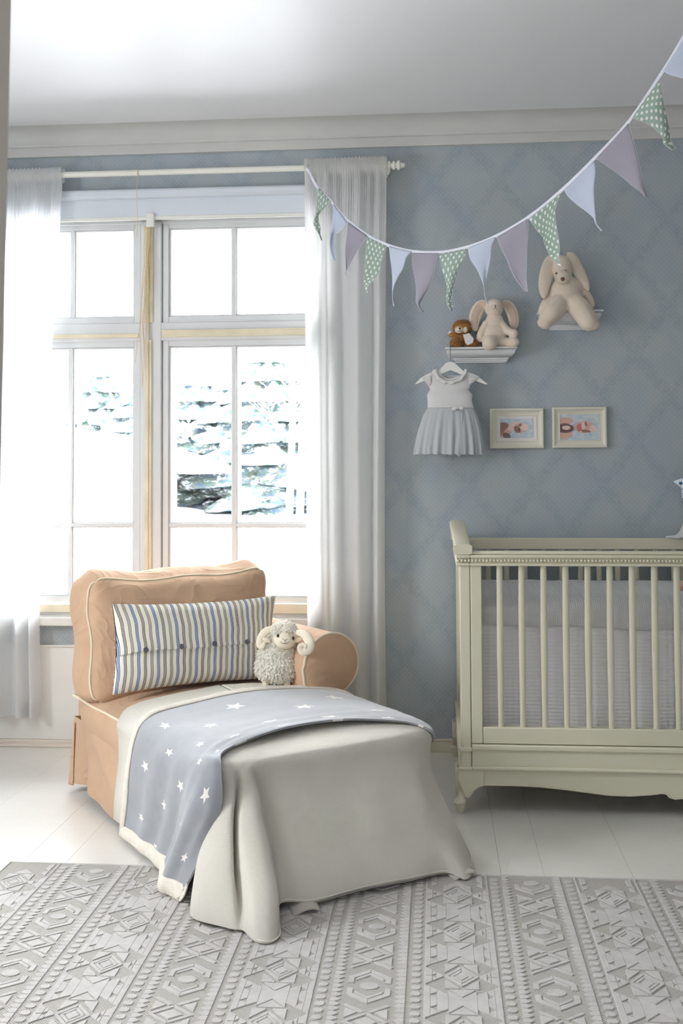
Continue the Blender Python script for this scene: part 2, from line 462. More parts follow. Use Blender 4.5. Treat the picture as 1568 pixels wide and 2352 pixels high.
def rug_base():
    t = NT('rug_flatweave'); t.set(.95, .1)
    geo = t.node('ShaderNodeNewGeometry').outputs['Position']; x, y, z = t.xyz(geo)
    tri = t.math('PINGPONG', x, .0125)
    q = t.math('SINE', t.math('MULTIPLY', t.math('ADD', y, tri), 2*PI/.0066))
    f = t.ramp(q, -.4, .5)
    t.col(t.mix(f, lin((158, 153, 144)), lin((206, 202, 197)))); t.bump(q, .5, .0015); return t.m
MAT['rug_base'] = rug_base()
MAT['rug_pile'] = plain('rug_pile', (198, 194, 190), .95, .1, .07, 30, .8, 330)
# ------------------------------------------------------------------ room
WY = 4.5; WX0, WX1 = -2.6, 2.1; RY = -1.4; CZ = 2.60
def wall_with_hole(along, c, a0, a1, z0, z1, h, thick):
    """wall slab: along 'x' at y=c..c+thick, or 'y' at x=c..c+thick; h=(b0,b1,hz0,hz1)"""
    m = M()
    for s0, s1, t0, t1 in ((a0, h[0], z0, z1), (h[1], a1, z0, z1), (h[0], h[1], z0, h[2]), (h[0], h[1], h[3], z1)):
        if s1-s0 < 1e-4 or t1-t0 < 1e-4: continue
        if along == 'x': m.box(s0, s1, c, c+thick, t0, t1)
        else: m.box(c, c+thick, s0, s1, t0, t1)
    return m
HX0, HX1, HZ0, HZ1 = -1.97, -.46, .535, 2.235
struct('wall_back', wall_with_hole('x', WY, WX0-.2, WX1+.2, -.05, CZ, (HX0, HX1, HZ0, HZ1), .22), MAT['wallpaper'], smooth=False)
struct('wall_left', wall_with_hole('y', WX0-.2, RY, WY, -.05, CZ, (1.9, 2.9, .9, 2.05), .2), MAT['wallpaper'], smooth=False)  # opening added out of view for a little side fill
struct('wall_right', M().box(WX1, WX1+.2, RY, WY, -.05, CZ), MAT['wallpaper'], smooth=False)
struct('wall_front', wall_with_hole('x', RY-.2, WX0-.2, WX1+.2, -.05, CZ, (-.35, .35, 1.2, 1.9), .2), MAT['trim_paint'], smooth=False)  # opening behind the camera added to fill camera-facing surfaces
struct('ceiling', M().box(WX0-.2, WX1+.2, RY-.2, WY+.22, CZ, CZ+.1), MAT['ceiling'], smooth=False)
# floor boards: real boards with hairline gaps
fm = M(); edges = [-2.6, -2.33, -2.05, -1.78, -1.5, -1.22, -1.09, -.875, -.6, -.33, -.06, .175, .297, .545, .82, 1.1, 1.38, 1.66, 1.94, 2.1]
for a, b in zip(edges[:-1], edges[1:]): fm.box(a+.00025, b-.00025, RY, WY, -.03, 0)
struct('floor', fm, MAT['floor'], smooth=False, bevel=.0004)
struct('floor_underlay', M().box(WX0-.2, WX1+.2, RY-.2, WY+.22, -.08, -.031), plain('under_boards', (150, 145, 135), .9, .1, 0), smooth=False)['kind'] = 'structure'
# cornice: flat board + cove, profile in (y,z)
prof = [(WY, 2.492), (WY-.016, 2.492), (WY-.018, 2.497), (WY-.018, 2.530), (WY-.026, 2.533), (WY-.030, 2.540)]
for k in range(9):
    a = PI/2*k/8; prof.append((WY-.030-.075*(1-math.cos(a)), 2.540+.06*math.sin(a)))
prof.append((WY, CZ))
cm = M(); n = len(prof)
cm.add([(WX0, y, z) for y, z in prof]+[(WX1, y, z) for y, z in prof], [(i, i+1, n+i+1, n+i) for i in range(n-1)] + [tuple(range(n))[::-1], tuple(range(n, 2*n))])
struct('trim_1', cm, MAT['trim_paint'])
# baseboards
struct('baseboard_back', M().box(-.62, WX1, WY-.014, WY, 0, .052).box(-.62, WX1, WY-.018, WY, .045, .053), MAT['cream_paint'], bevel=.002)
struct('baseboard_left', M().box(WX0, -.62, WY-.035, WY, 0, .026).box(WX0, -.62, WY-.05, WY, .0, .012), MAT['beige_trim'], bevel=.003)
# painted panel under the window with a fine top lip
struct('trim_2', M().box(WX0, -.62, WY-.022, WY, .026, .412).box(WX0, -.62, WY-.03, WY, .412, .419), MAT['white_paint'], bevel=.002)
# door casing the camera looks past, on the left
tm = M()
def lean(x, z): return x-.0145*(1.7-z)
for xa, xb, ya, yb in ((-.62, -.503, 1.19, 1.25), (-.62, -.508, 1.175, 1.19)):
    tm.add([(lean(x, z), y, z) for z in (0, CZ) for y in (ya, yb) for x in (xa, xb)], [(0, 2, 3, 1), (4, 5, 7, 6), (0, 1, 5, 4), (1, 3, 7, 5), (3, 2, 6, 7), (2, 0, 4, 6)])
struct('wall_entry', M().box(WX0, -.604, 1.195, 1.245, 0, CZ), MAT['trim_paint'], smooth=False)
struct('trim_3', tm, MAT['beige_trim'], bevel=.004)

# ------------------------------------------------------------------ window
win = M()
Y0, Y1 = WY+.015, WY+.075
# outer casing
win.box(HX0+.035, HX1-.035, Y0+.001, Y1+.079, 2.20, HZ1).box(HX0, HX0+.035, Y0, Y1+.08, HZ0, HZ1).box(HX1-.035, HX1, Y0, Y1+.08, HZ0, HZ1).box(HX0+.035, HX1-.035, Y0+.001, Y1+.079, HZ0, .558)
win.box(-1.2475, -1.1485, WY+.072, WY+.158, .556, 2.203).box(HX0+.03, HX1-.03, WY+.073, WY+.159, 1.697, 1.778)
wo = struct('window_1', win, MAT['frame_paint'], bevel=.003)
MX0, MX1 = -1.243, -1.153
struct('mullion', M().box(MX0, MX1, WY+.005, Y1, .55, 2.21), MAT['frame_paint'], wo, bevel=.004)
struct('transom', M().box(HX0+.03, HX1-.03, WY+.008, Y1, 1.698, 1.775), MAT['frame_paint'], wo, bevel=.004)
rawm = M()
# bare, flaking wood strips down the mullion and along the transom
for (zz0, zz1, xa, xb, dy) in ((1.775, 2.19, -1.225, -1.188, .004), (.56, 1.70, -1.222, -1.192, .006)):
    rawm.box(xa, xb, WY-dy, WY+.01, zz0, zz1)
rawm.box(-1.212, -1.203, WY-.012, WY, .56, 2.15)
rawm.box(-1.15, HX1-.04, WY-.001, WY+.012, 1.712, 1.742).box(-1.15, HX1-.04, WY-.004, WY+.012, 1.735, 1.742)
rawm.box(HX0+.04, -1.25, WY+.001, WY+.012, 1.712, 1.730)
rawm.box(-1.15, HX1-.04, WY-.001, WY+.014, .553, .592).box(HX0+.04, -1.25, WY-.001, WY+.014, .553, .585)
struct('bare_wood_strip', rawm, MAT['raw_wood'], wo, bevel=.002)
def sash(x0, x1, z0, z1, mx, mz):
    s = M(); w = .026
    ya, yb = WY+.018, WY+.06
    s.box(x0, x0+w, ya, yb, z0, z1).box(x1-w, x1, ya, yb, z0, z1).box(x0+w, x1-w, ya+.0008, yb-.0008, z0, z0+w).box(x0+w, x1-w, ya+.0008, yb-.0008, z1-w, z1)
    # slim inner bead
    for q in (w,):
        s.box(x0+q, x0+q+.009, ya+.008, yb-.008, z0+q, z1-q).box(x1-q-.009, x1-q, ya+.008, yb-.008, z0+q, z1-q)
        s.box(x0+q+.009, x1-q-.009, ya+.009, yb-.009, z0+q, z0+q+.007).box(x0+q+.009, x1-q-.009, ya+.009, yb-.009, z1-q-.007, z1-q)
    if mx: s.box(mx-.009, mx+.009, ya+.003, yb-.003, z0+w, z1-w).box(mx-.013, mx+.013, ya+.014, yb-.01, z0+w, z1-w)
    if mz: s.box(x0+w, x1-w, ya+.004, yb-.004, mz-.008, mz+.008).box(x0+w, x1-w, ya+.014, yb-.01, mz-.012, mz+.012)
    o = struct('sash', s, MAT['frame_paint'], wo, bevel=.002)
    struct('pane', M().box(x0+.02, x1-.02, yb-.018, yb-.015, z0+.02, z1-.02), MAT['glass'], o, smooth=False)
    # the outer window of the pair, a slim frame set behind
    s2 = M(); yc, yd = WY+.13, WY+.155
    s2.box(x0, x0+.03, yc, yd, z0, z1).box(x1-.03, x1, yc, yd, z0, z1).box(x0+.03, x1-.03, yc+.001, yd-.001, z0, z0+.03).box(x0+.03, x1-.03, yc+.001, yd-.001, z1-.03, z1)
    if mx: s2.box(mx-.008, mx+.008, yc+.001, yd-.001, z0+.03, z1-.03)
    if mz: s2.box(x0+.03, x1-.03, yc+.003, yd-.003, mz-.008, mz+.008)
    struct('outer_sash', s2, MAT['frame_paint'], wo, bevel=.002)
sash(-1.150, HX1-.035, 1.775, 2.205, -.845, None)
sash(HX0+.035, -1.246, 1.775, 2.205, -1.545, None)
sash(-1.150, HX1-.035, .592, 1.700, -.845, .918)
sash(HX0+.035, -1.246, .592, 1.700, -1.552, .918)
struct('window_sill', M().box(HX0-.03, HX1+.03, WY-.062, WY+.02, .503, .540), MAT['white_paint'], wo, bevel=.006)
# fill-light openings added out of view in left and rear walls, simply framed
def fill_window(nm, mk):
    o = struct(nm, mk, MAT['frame_paint'], bevel=.003); return o
lw = M()
for y in (1.9, 2.37, 2.84): lw.box(WX0-.12, WX0-.06, y, y+.06, .9, 2.05)
for z in (.9, 2.0): lw.box(WX0-.12, WX0-.06, 1.9, 2.9, z, z+.05)
fill_window('fill_window_left', lw)
rw = M()
for x in (-.35, .30): rw.box(x, x+.05, RY-.12, RY-.06, 1.2, 1.9)
for z in (1.2, 1.85): rw.box(-.35, .35, RY-.12, RY-.06, z, z+.05)
fill_window('fill_window_rear', rw)

# ------------------------------------------------------------------ outside
snow = M()
def sn(a, b):
    x = -14+30*a; y = WY+1.0+34*b
    z = -.55 + 1.12*sm(0, 7.5, y-WY) + .25*nz(x*.2, y*.2) + 1.2*sm(-2, -7, x)*sm(3, 10, y-WY)*.4
    return Vector((x, y, z)), (a, b)
snow.grid(sn, 60, 60)
tag(obj('snowy_ground', snow, MAT['snow'], smooth=True), 'deep bright snow covering the garden outside the window', 'snow', kind='structure')
# shed with thick snow on its roof, seen through the lower left panes
sy = 13.0
sh = thing('garden_shed', atY(240, 1130, sy)-Vector((0, -1, 1.2)), 'small pale board shed under thick snow seen through left pane', 'shed')
c = sh.location
obj('wall', M().box(c.x-1.1, c.x+.42, sy, sy+2, .2, 1.18), MAT['shed'], sh, smooth=False)
rf = M(); rf.prism([(c.x-1.6, sy-.35, 1.22), (c.x+1.2, sy-.35, 1.10), (c.x+1.2, sy-.35, 1.20), (c.x+.7, sy-.35, 1.36), (c.x-.4, sy-.35, 1.66), (c.x-1.6, sy-.35, 1.8)], (0, 2.6, 0))
obj('snow_covered_roof', rf, MAT['snow'], sh, bevel=.08)
def spruce(px, base_py, top_py, Y, spread, label, seed):
    rnd = random.Random(seed)
    b = atY(px, base_py, Y); t = atY(px, top_py, Y); b.z = .42; h = t.z-b.z; spread *= 1.35
    e = thing('spruce_tree', b, label, 'tree', 'snow-dusted trees beyond the window')
    obj('trunk', M().tube([b+Vector((0, 0, -.3)), b+Vector((0, 0, h*.5)), t], [.09, .06, .01], 8), MAT['bark'], e)
    nd = M(); tiers = 9; ph = rnd.random()*6
    def tree(a, f):
        an = 2*PI*a; k = (f*tiers) % 1.0
        r = spread*(1-f)**.85*(.62+.38*(1-k)) + .03
        r *= 1+.16*math.sin(an*7+ph+int(f*tiers)*1.9)+.34*nz(math.cos(an)*2.2+seed, math.sin(an)*2.2, f*11)+.22*nz(math.cos(an)*6+seed, math.sin(an)*6, f*30)
        z = b.z+h*(.03+.97*f)-.10*r*(1-k)
        return Vector((b.x+r*math.cos(an), b.y+r*math.sin(an), z)), (a, f)
    nd.grid(tree, 84, 130, closeu=True)
    obj('needles', nd, MAT['spruce'], e, smooth=True, auto=0)
spruce(455, 1210, 850, 16.5, 1.1, 'tall snow-dusted spruce behind the angel ornament, through right-hand window', 1)
spruce(620, 1215, 790, 16, 1.3, 'leafier snowy spruce seen through the pane beside the right curtain', 2)
spruce(310, 1075, 900, 19, 1.2, 'low snowy spruce rising behind the shed roof', 3)
spruce(230, 1060, 830, 22, 1.1, 'faint distant spruce behind the shed, left pane', 4)
spruce(580, 1205, 820, 20, 1.5, 'broad distant spruce behind the window muntin, right-hand window', 11)
spruce(400, 1180, 880, 21, 1.0, 'distant spruce next to the centre window bar', 12)
spruce(540, 1200, 930, 18, .9, 'small snowy spruce between the two larger ones behind the muntin', 6)
for px, Y, r, tp, lb in ((660, 12, .045, 640, 'slim pale birch trunk nearest to the right curtain'), (685, 13, .05, 560, 'pale birch trunk half behind the right curtain edge')):
    b = atY(px, 1225, Y); t = atY(px+6, tp, Y)
    e = thing('birch_tree', b, lb, 'tree', 'birches beyond the window')
    obj('trunk', M().tube([b-Vector((0, 0, .3)), b.lerp(t, .5)+Vector((.05, 0, 0)), t], [r, r*.8, r*.35], 8), MAT['bark'], e)
    bm = M(); rnd = random.Random(px)
    for k in range(24):
        p = b.lerp(t, .35+.6*rnd.random()); a = rnd.random()*2*PI
        bm.tube([p, p+Vector((math.cos(a)*.25, math.sin(a)*.25, .25)), p+Vector((math.cos(a)*.5, math.sin(a)*.5, .38+.2*rnd.random()))], [.012, .008, .003], 4)
    obj('branches', bm, MAT['bark'], e)

# ------------------------------------------------------------------ curtain rod, blind, cords
RODZ, RODY = 2.392, WY-.085
rod = thing('curtain_rod', (-1.1, RODY, RODZ), 'white wooden curtain rod with turned end knob across the window top', 'curtain rod')
obj('pole', M().lathe([(.0125, -1.95), (.0125, -.185)], (0, RODY, RODZ), 'x', 16), MAT['rod'], rod)
fx = atY(886, 382, RODY).x
pr = [(.0125, -.02), (.021, -.012), (.025, 0), (.026, .012), (.023, .024), (.012, .03), (.011, .034), (.019, .036), (.020, .044), (.012, .048), (.012, .054), (.018, .056), (.018, .064), (.011, .068), (.012, .072), (.020, .075), (.0205, .084), (.014, .088), (.012, .096), (.009, .104), (.003, .108)]
obj('finial', M().lathe(pr, (fx-.028, RODY, RODZ), 'x', 20), MAT['rod'], rod)
bk = M().lathe([(.022, 0), (.024, .012), (.016, .02), (.012, .05), (.012, .085)], (fx-.005, WY-.088, RODZ-.02), 'y', 16)
bk.v = [(x, WY-(y-(WY-.088)) if False else y, z) for x, y, z in bk.v]
obj('bracket', bk, MAT['rod'], rod)
bl = thing('roller_blind', (-1.15, WY-.03, 2.3), 'pale blue-white roller blind rolled up above the window', 'blind')
obj('cassette', M().box(HX0-.02, -.40, WY-.055, WY-.002, 2.296, 2.335), MAT['blind'], bl, bevel=.012)
obj('cloth', M().box(HX0-.01, -.42, WY-.03, WY-.024, 2.222, 2.30), MAT['blind'], bl, smooth=False)
obj('bottom_rail', M().box(HX0-.01, -.42, WY-.034, WY-.020, 2.205, 2.222), MAT['white_paint'], bl, bevel=.004)
ck = atY(345, 505, WY-.04)
obj('clip', M().box(ck.x-.017, ck.x+.017, WY-.045, WY-.03, ck.z-.03, ck.z+.03), MAT['white_paint'], bl, bevel=.004)
cp = [atY(315, y, RODY-.016) for y in (392, 400, 430, 470, 510, 545)]
for i, q in enumerate(cp): q.x += .002*math.sin(i*2)
cdm = M().tube(cp, .0012, 6)
k0 = Vector((cp[0].x, RODY, RODZ))
cdm.tube([k0+Vector((0, .0145*math.cos(a), .0145*math.sin(a))) for a in [2*PI*i/14 for i in range(14)]], .0013, 5, closed=True)
tag(obj('cord', cdm, MAT['twine']), 'thin straw-coloured cord knotted round the curtain rod', 'cord')
# frayed twine hanging down the middle of the window
tw = M(); rnd = random.Random(5)
for k in range(9):
    a0 = rnd.uniform(.0, 1.0); L = rnd.uniform(.3, 1.0); pts = []
    for i in range(26):
        f = i/25*L; py = 520+f*385
        x = 338-12*f+6*math.sin(f*7+k)+(k-4)*1.3*(f**.7)*1.6+ (8*math.sin(f*5) if k % 3 == 0 else 0)
        p = atY(x, py, WY-.02-.004*(k % 3)); pts.append(p)
    tw.tube(pts, .0011+.0004*(k % 2), 5)
tag(obj('twine', tw, MAT['twine']), 'bundle of frayed straw twine hanging down the centre window bar', 'twine')
# little angel hung in the right-hand window
ap = atY(433, 985, WY-.02)
an = thing('angel_ornament', ap, 'small white angel ornament hanging in the right-hand window pane', 'ornament')
g = M(); g.lathe([(.0012, .030), (.006, .020), (.013, -.008), (.017, -.03), (.019, -.034), (.002, -.034)], ap, 'z', 14)
obj('gown', g, MAT['ornament_white'], an)
obj('head', M().ell(ap+Vector((0, 0, .036)), (.008, .008, .009)), MAT['ornament_white'], an)
wg = M()
for s in (-1, 1):
    wg.prism([ap+Vector((s*.003, .004, .02)), ap+Vector((s*.028, .004, .036)), ap+Vector((s*.036, .004, .018)), ap+Vector((s*.022, .004, .002)), ap+Vector((s*.004, .004, .006))], (0, .003, 0))
obj('wing', wg, MAT['ornament_white'], an, bevel=.001)
obj('thread', M().tube([ap+Vector((0, 0, .045)), ap+Vector((0, .01, .3)), Vector((ap.x, WY+.01, 1.705))], .0005, 4), MAT['white_paint'], an)

# ------------------------------------------------------------------ curtains
def curtain(name, x0t, x1t, x0b, x1b, ztop, zbot, seed, mat, label, folds, xm=None):
    """gathered on the rod, broad soft folds below; xm: optional waist offsets"""
    e = thing(name, ((x0b+x1b)/2, RODY, zbot), label, 'curtain', 'white curtains on the rod')
    rnd = random.Random(seed); ph = [rnd.random()*6.28 for _ in range(6)]
    def fn(a, b):
        z = ztop+(zbot-ztop)*b
        l = x0t+(x0b-x0t)*sm(0, .9, b); r = x1t+(x1b-x1t)*sm(0, .9, b)
        if xm: l += xm[0]*math.sin(PI*b); r += xm[1]*math.sin(PI*b)
        warp = a+.035*math.sin(2*PI*a*1.3+ph[0])*math.sin(PI*a)
        x = l+(r-l)*warp
        low = sm(.02, .35, b)
        f = math.sin(2*PI*a*folds+ph[1]+1.2*math.sin(2*PI*a*.9+b*1.1))
        amp = (.009+.019*low)
        y = RODY-.004 + f*amp + .007*math.sin(2*PI*a*folds*2.3+ph[2]+b*1.5)*(1-.6*low)
        # tight gathers near the pocket
        g = (1-sm(.03, .16, b))
        y += g*.005*math.sin(2*PI*a*41+3*math.sin(a*9))
        # pocket wraps the rod
        pk = 1-sm(.018, .034, b)
        if pk > 0:
            t = (ztop-z)
            bulge = .0165*math.sqrt(max(0, 1-((z-RODZ)/.026)**2))
            y = (RODY-.006-bulge-.006*math.sin(2*PI*a*34+2*math.sin(a*11)+b*40)**2)*pk+y*(1-pk)
            z += .0035*math.sin(2*PI*a*29+2)*(1-sm(0, .02, b))
        return Vector((x, y-.004, z)), (a*.9, b*2.3)
    obj('cloth', M().grid(fn, 260, 120), mat, e, auto=0)
    def fb(a, b):   # back of the rod pocket
        z = ztop+(RODZ-.03-ztop)*b; x = x0t+(x1t-x0t)*a
        return Vector((x, RODY+.015+.003*math.sin(2*PI*a*31), z)), (a, b)
    obj('rod_pocket', M().grid(fb, 120, 4), mat, e, auto=0)
    def fh(a, b):   # bottom hem band
        p, _ = fn(a, .975+.025*b); return p+Vector((0, -.0025, 0)), (a, b)
    obj('hem', M().grid(fh, 200, 2), mat, e, auto=0)
a_ = atY(702, 380, RODY).x; b_ = atY(888, 380, RODY).x
curtain('curtain', a_-.004, b_, atY(708, 1500, RODY).x, atY(887, 1640, RODY).x, 2.428, .115, 3, MAT['curtain'], 'white linen curtain hanging to the right of the window', 3.6, (-.0, -.006))
curtain('curtain', atY(-60, 400, RODY).x, atY(146, 400, RODY).x, atY(-70, 1600, RODY).x, atY(92, 1640, RODY).x, 2.420, .135, 8, MAT['sheer'], 'sheer white curtain hanging at the left edge of the window', 4.2, (0, -.025))
# ------------------------------------------------------------------ chaise longue (its own rotated frame u,v)
CA, CU, CV = Vector((-1.33, 3.90, 0)), Vector((.6, -.8, 0)), Vector((.8, .6, 0))
def W(u, v, z): return CA+CU*u+CV*v+Vector((0, 0, z))
VW = .775
def ztop(u, v):
    e = max(0, 1-abs(2*v/VW-1)**3.2); f = sm(1.24, 1.08, u)
    return .338+.040*e*f*(1+.15*math.sin(u*5))
ch = thing('chaise_longue', W(.6, .4, 0), 'tan cotton chaise longue with piped cushions and one rolled arm by the window', 'sofa')
# seat cushion
def seatfn(a, b):
    # perimeter loop: a around a rounded rectangle, b: 0 bottom -> 1 top centre
    u0_, u1_, v0_, v1_ = .03, 1.188, .0, VW-.032; r = .05
    pts = []
    t = a*4
    per = [(u0_, v0_), (u1_, v0_), (u1_, v1_), (u0_, v1_)]
    i = int(t) % 4; f = t-int(t)
    p = per[i]; q = per[(i+1) % 4]; u = p[0]+(q[0]-p[0])*f; v = p[1]+(q[1]-p[1])*f
    cu, cv = (u0_+u1_)/2, (v0_+v1_)/2
    # round the plan corners
    xx, yy = (u-cu)/(u1_-u0_)*2, (v-cv)/(v1_-v0_)*2
    rc = (abs(xx)*abs(yy))**10*.035; u -= rc*(1 if xx > 0 else -1); v -= rc*(1 if yy > 0 else -1)
    if b < .35:
        z = .235+.105*(b/.35); bul = .012*math.sin(PI*b/.35)
        s = 1
        d = Vector((u-cu, v-cv)); d.normalize()
        return W(u+d.x*bul+.004*nz(u*9, v*9, z*9), v+d.y*bul+.004*nz(u*9+5, v*9, z*9), z), (u, v+z)
    g = (b-.35)/.65; uu = u+(cu-u)*g; vv = v+(cv-v)*g
    return W(uu, vv, ztop(uu, vv)+.004*nz(uu*9, vv*9)+.0025*math.sin(uu*26-vv*18)*sm(.25, .0, vv)-.010*sm(.42, .6, uu)*sm(0, .08, g)-.004*sm(.42,.6,uu)), (uu, vv)
obj('seat_cushion', M().grid(seatfn, 160, 36, closeu=True), MAT['tan'], ch, auto=60)
sc = bpy.data.objects['seat_cushion']
def rect_path(u0_, u1_, v0_, v1_, z, n=24, wob=.0):
    P = []
    for (a, b) in (((u0_, v0_), (u1_, v0_)), ((u1_, v0_), (u1_, v1_)), ((u1_, v1_), (u0_, v1_)), ((u0_, v1_), (u0_, v0_))):
        for k in range(n):
            f = k/n; u = a[0]+(b[0]-a[0])*f; v = a[1]+(b[1]-a[1])*f
            P.append(W(u, v, z+wob*nz(u*6, v*6)))
    return P
obj('piping', M().tube(rect_path(.028, 1.176, -.002, VW-.040, .336, 24, .004), .0042, 8, closed=True), MAT['tan_pipe'], sc)
# skirt with corner pleats and a soft hem
def skirtfn(a, b):
    u0_, u1_, v0_, v1_ = .03, 1.180, .004, VW-.055
    per = [(u0_, v1_), (u0_, v0_), (u1_, v0_), (u1_, v1_)]
    t = a*4; i = int(t) % 4; f = t-int(t); p = per[i]; q = per[(i+1) % 4]
    u = p[0]+(q[0]-p[0])*f; v = p[1]+(q[1]-p[1])*f
    z = .262-(.262-.026)*b
    cu, cv = (u0_+u1_)/2, (v0_+v1_)/2
    n = {0: Vector((-1, 0)), 1: Vector((0, -1)), 2: Vector((1, 0)), 3: Vector((0, 1))}[i]
    fl = .012*b + .006*math.sin(a*60)*b*sm(0, .5, b)
    if i == 1:
        fl += .006*b*math.exp(-((u-.03)/.06)**2) - .025*b*math.exp(-((u-.14)/.035)**2) + .014*b*math.exp(-((u-.25)/.05)**2)
        fl += .016*math.sin(PI*min(1, b*1.3))*math.exp(-(((u-.25)-.35*b)/.06)**2)
        z += .012*b*math.sin(u*9)
    if i == 0: fl = .010*b
    if i in (2, 3): fl = .004*b
    return W(u+n.x*fl, v+n.y*fl, z), (a*3.9, b*.25)
obj('skirt', M().grid(skirtfn, 320, 24, closeu=True), MAT['tan'], ch, auto=0)
# kick pleat fold at the rear left corner
def pleat(a, b):
    z = .245-.218*b; w = .028*b+.006
    return W(.050+w*(a-.5)*1.4, -.004-.010*b-.008*b*math.sin(PI*a), z), (a*.1, b*.2)
obj('pleat', M().grid(pleat, 10, 16), MAT['tan'], ch, auto=0, solid=.003)
obj('inner_frame', M().add([W(u, v, z) for z in (.03, .25) for v in (.05, VW-.08) for u in (.06, 1.14)], [(0, 2, 3, 1), (4, 5, 7, 6), (0, 1, 5, 4), (1, 3, 7, 5), (3, 2, 6, 7), (2, 0, 4, 6)]), MAT['tan'], ch, smooth=False)
# back cushion: boxy pillow, front and rear piping
BC0, BC1, BZ0, BZ1 = -.008, .688, .335, .772
def bc_uv(a, b, side):
    """a across v, b up z on the face; side +1 front"""
    x, y = 2*a-1, 2*b-1
    # rounded-rectangle superellipse mapping
    k = 5.0
    v = (BC0+BC1)/2+(BC1-BC0)/2*x; z = (BZ0+BZ1)/2+(BZ1-BZ0)/2*y
    # soften corners
    c = (abs(x)*abs(y))**12
    v -= .026*c*(1 if x > 0 else -1); z -= .026*c*(1 if y > 0 else -1)
    # wavy top edge, a little higher at both shoulders
    if y > 0: z += y**3*(.012*abs(x)**4-.014*(1-x**4)+.004*math.sin(x*7+1)+.004*x)
    v += .006*math.sin(z*26)*abs(x)**3*(1 if x < 0 else .5)
    return v, z, x, y
def lean_u(z): return .055*(1-(z-BZ0)/(BZ1-BZ0))
def bcfront(a, b, th=.085):
    v, z, x, y = bc_uv(a, b, 1)
    bul = .070*((1-x**4)*(1-y**4))**.6
    u = .115+th+lean_u(z)+bul + .006*nz(v*11, z*11, 3)+.003*nz(v*34, z*22, 1) + (.0045*math.sin(v*52+3*math.sin(z*9))*abs(y)**4+.0045*math.sin(z*55+2*math.sin(v*8))*abs(x)**4)*(1-abs(x)**16)*(1-abs(y)**16)+.008*(1-abs(nz(v*4.5+z*5, z*3-v*2, 8))*3)*((1-x**4)*(1-y**4))
    return W(u, v, z), (v, z)
def bcback(a, b):
    v, z, x, y = bc_uv(1-a, b, -1)
    u = .115-.085+lean_u(z)-.03*((1-x**4)*(1-y**4))**.6
    return W(u, v, z), (v, z)
bcm = M(); bcm.grid(bcfront, 48, 36); bcm.grid(bcback, 30, 20)
def edge_path(n=40):
    P = []
    for (a0, b0, a1, b1) in ((0, 0, 0, 1), (0, 1, 1, 1), (1, 1, 1, 0), (1, 0, 0, 0)):
        for k in range(n): P.append((a0+(a1-a0)*k/n, b0+(b1-b0)*k/n))
    return P
ep = edge_path()
gus = M()
def gusfn(a, b):
    k = int(round(a*len(ep))) % len(ep); aa, bb = ep[k]
    p, _ = bcfront(aa, bb); q, _ = bcback(1-aa, bb)
    r = p.lerp(q, b); v, z, x, y = bc_uv(aa, bb, 1)
    out = CV*(x if abs(x) > .99 else 0)+Vector((0, 0, 1))*(y if abs(y) > .99 else 0)
    if out.length > 0: out.normalize()
    return r+out*(.028*math.sin(PI*b)+.004*nz(aa*8, bb*8, b*5)*math.sin(PI*b)), (a*2.2, b*.17)
gus.grid(gusfn, len(ep), 12, closeu=True)
bcm.v += gus.v; o_ = len(bcm.v)-len(gus.v); bcm.f += [tuple(i+o_ for i in f) for f in gus.f]; bcm.uv += gus.uv
bc = obj('back_cushion', bcm, MAT['tan'], ch, auto=70)
obj('piping', M().tube([bcfront(a, b)[0]+CU*.001 for a, b in ep], .0042, 8, closed=True), MAT['tan_pipe'], bc)
obj('piping', M().tube([bcback(1-a, b)[0] for a, b in ep], .0042, 8, closed=True), MAT['tan_pipe'], bc)
# low back frame behind the cushion
obj('backrest', M().add([W(u, v, z) for z in (.05, .66) for v in (.03, .70) for u in (-.035, .03)], [(0, 2, 3, 1), (4, 5, 7, 6), (0, 1, 5, 4), (1, 3, 7, 5), (3, 2, 6, 7), (2, 0, 4, 6)]), MAT['tan'], ch, bevel=.03)
# rolled arm: profile in (v,z)
ap_ = [(.635, .25), (.637, .36), (.630, .42), (.625, .455)]
cv_, cz_, rr = .742, .463, .108
for k in range(0, 25):
    a = math.radians(178-k*10.2); ap_.append((cv_+rr*math.cos(a)*1.03, cz_+rr*math.sin(a)))
ap_ += [(.812, .345), (.806, .30), (.806, .04), (.66, .04)]
AU0, AU1 = .02, .605
am = M(); n = len(ap_); ns = 10
for k in range(ns+1):
    u = AU0+(AU1-AU0)*k/ns
    am.v += [tuple(W(u, v, z)) for v, z in ap_]; am.uv += [(u, i*.03) for i in range(n)]
for k in range(ns):
    for i in range(n): am.f.append((k*n+i, (k+1)*n+i, (k+1)*n+(i+1) % n, k*n+(i+1) % n))
am.f.append(tuple(range(n)))
arm = obj('armrest', am, MAT['tan'], ch, auto=50)
# arm front panel, slightly domed
def front(a, b):
    t = a*(n-4); i = int(t); f = t-i; i2 = min(i+1, n-4)
    v = ap_[i][0]*(1-f)+ap_[i2][0]*f; z = ap_[i][1]*(1-f)+ap_[i2][1]*f
    return W(AU1+.008*math.sqrt(max(0, 1-(1-b)**2)), v+(.72-v)*b, z+(.44-z)*b), (v, z)
fm_ = M()
cc_ = [(v, z) for v, z in ap_]
fm_.v += [tuple(W(AU1, v, z)) for v, z in cc_]; fm_.v += [tuple(W(AU1+.008, .722+(v-.722)*.93, .42+(z-.42)*.93)) for v, z in cc_]; fm_.uv += [(v, z) for v, z in cc_]*2
fm_.f += [(i, (i+1) % n, n+(i+1) % n, n+i) for i in range(n)] + [tuple(range(n, 2*n))]
obj('front_panel', fm_, MAT['tan'], arm, auto=60)
obj('piping', M().tube([W(AU1+.001, v, z) for v, z in ap_[:-2]], .0045, 8), MAT['tan_pipe'], arm)

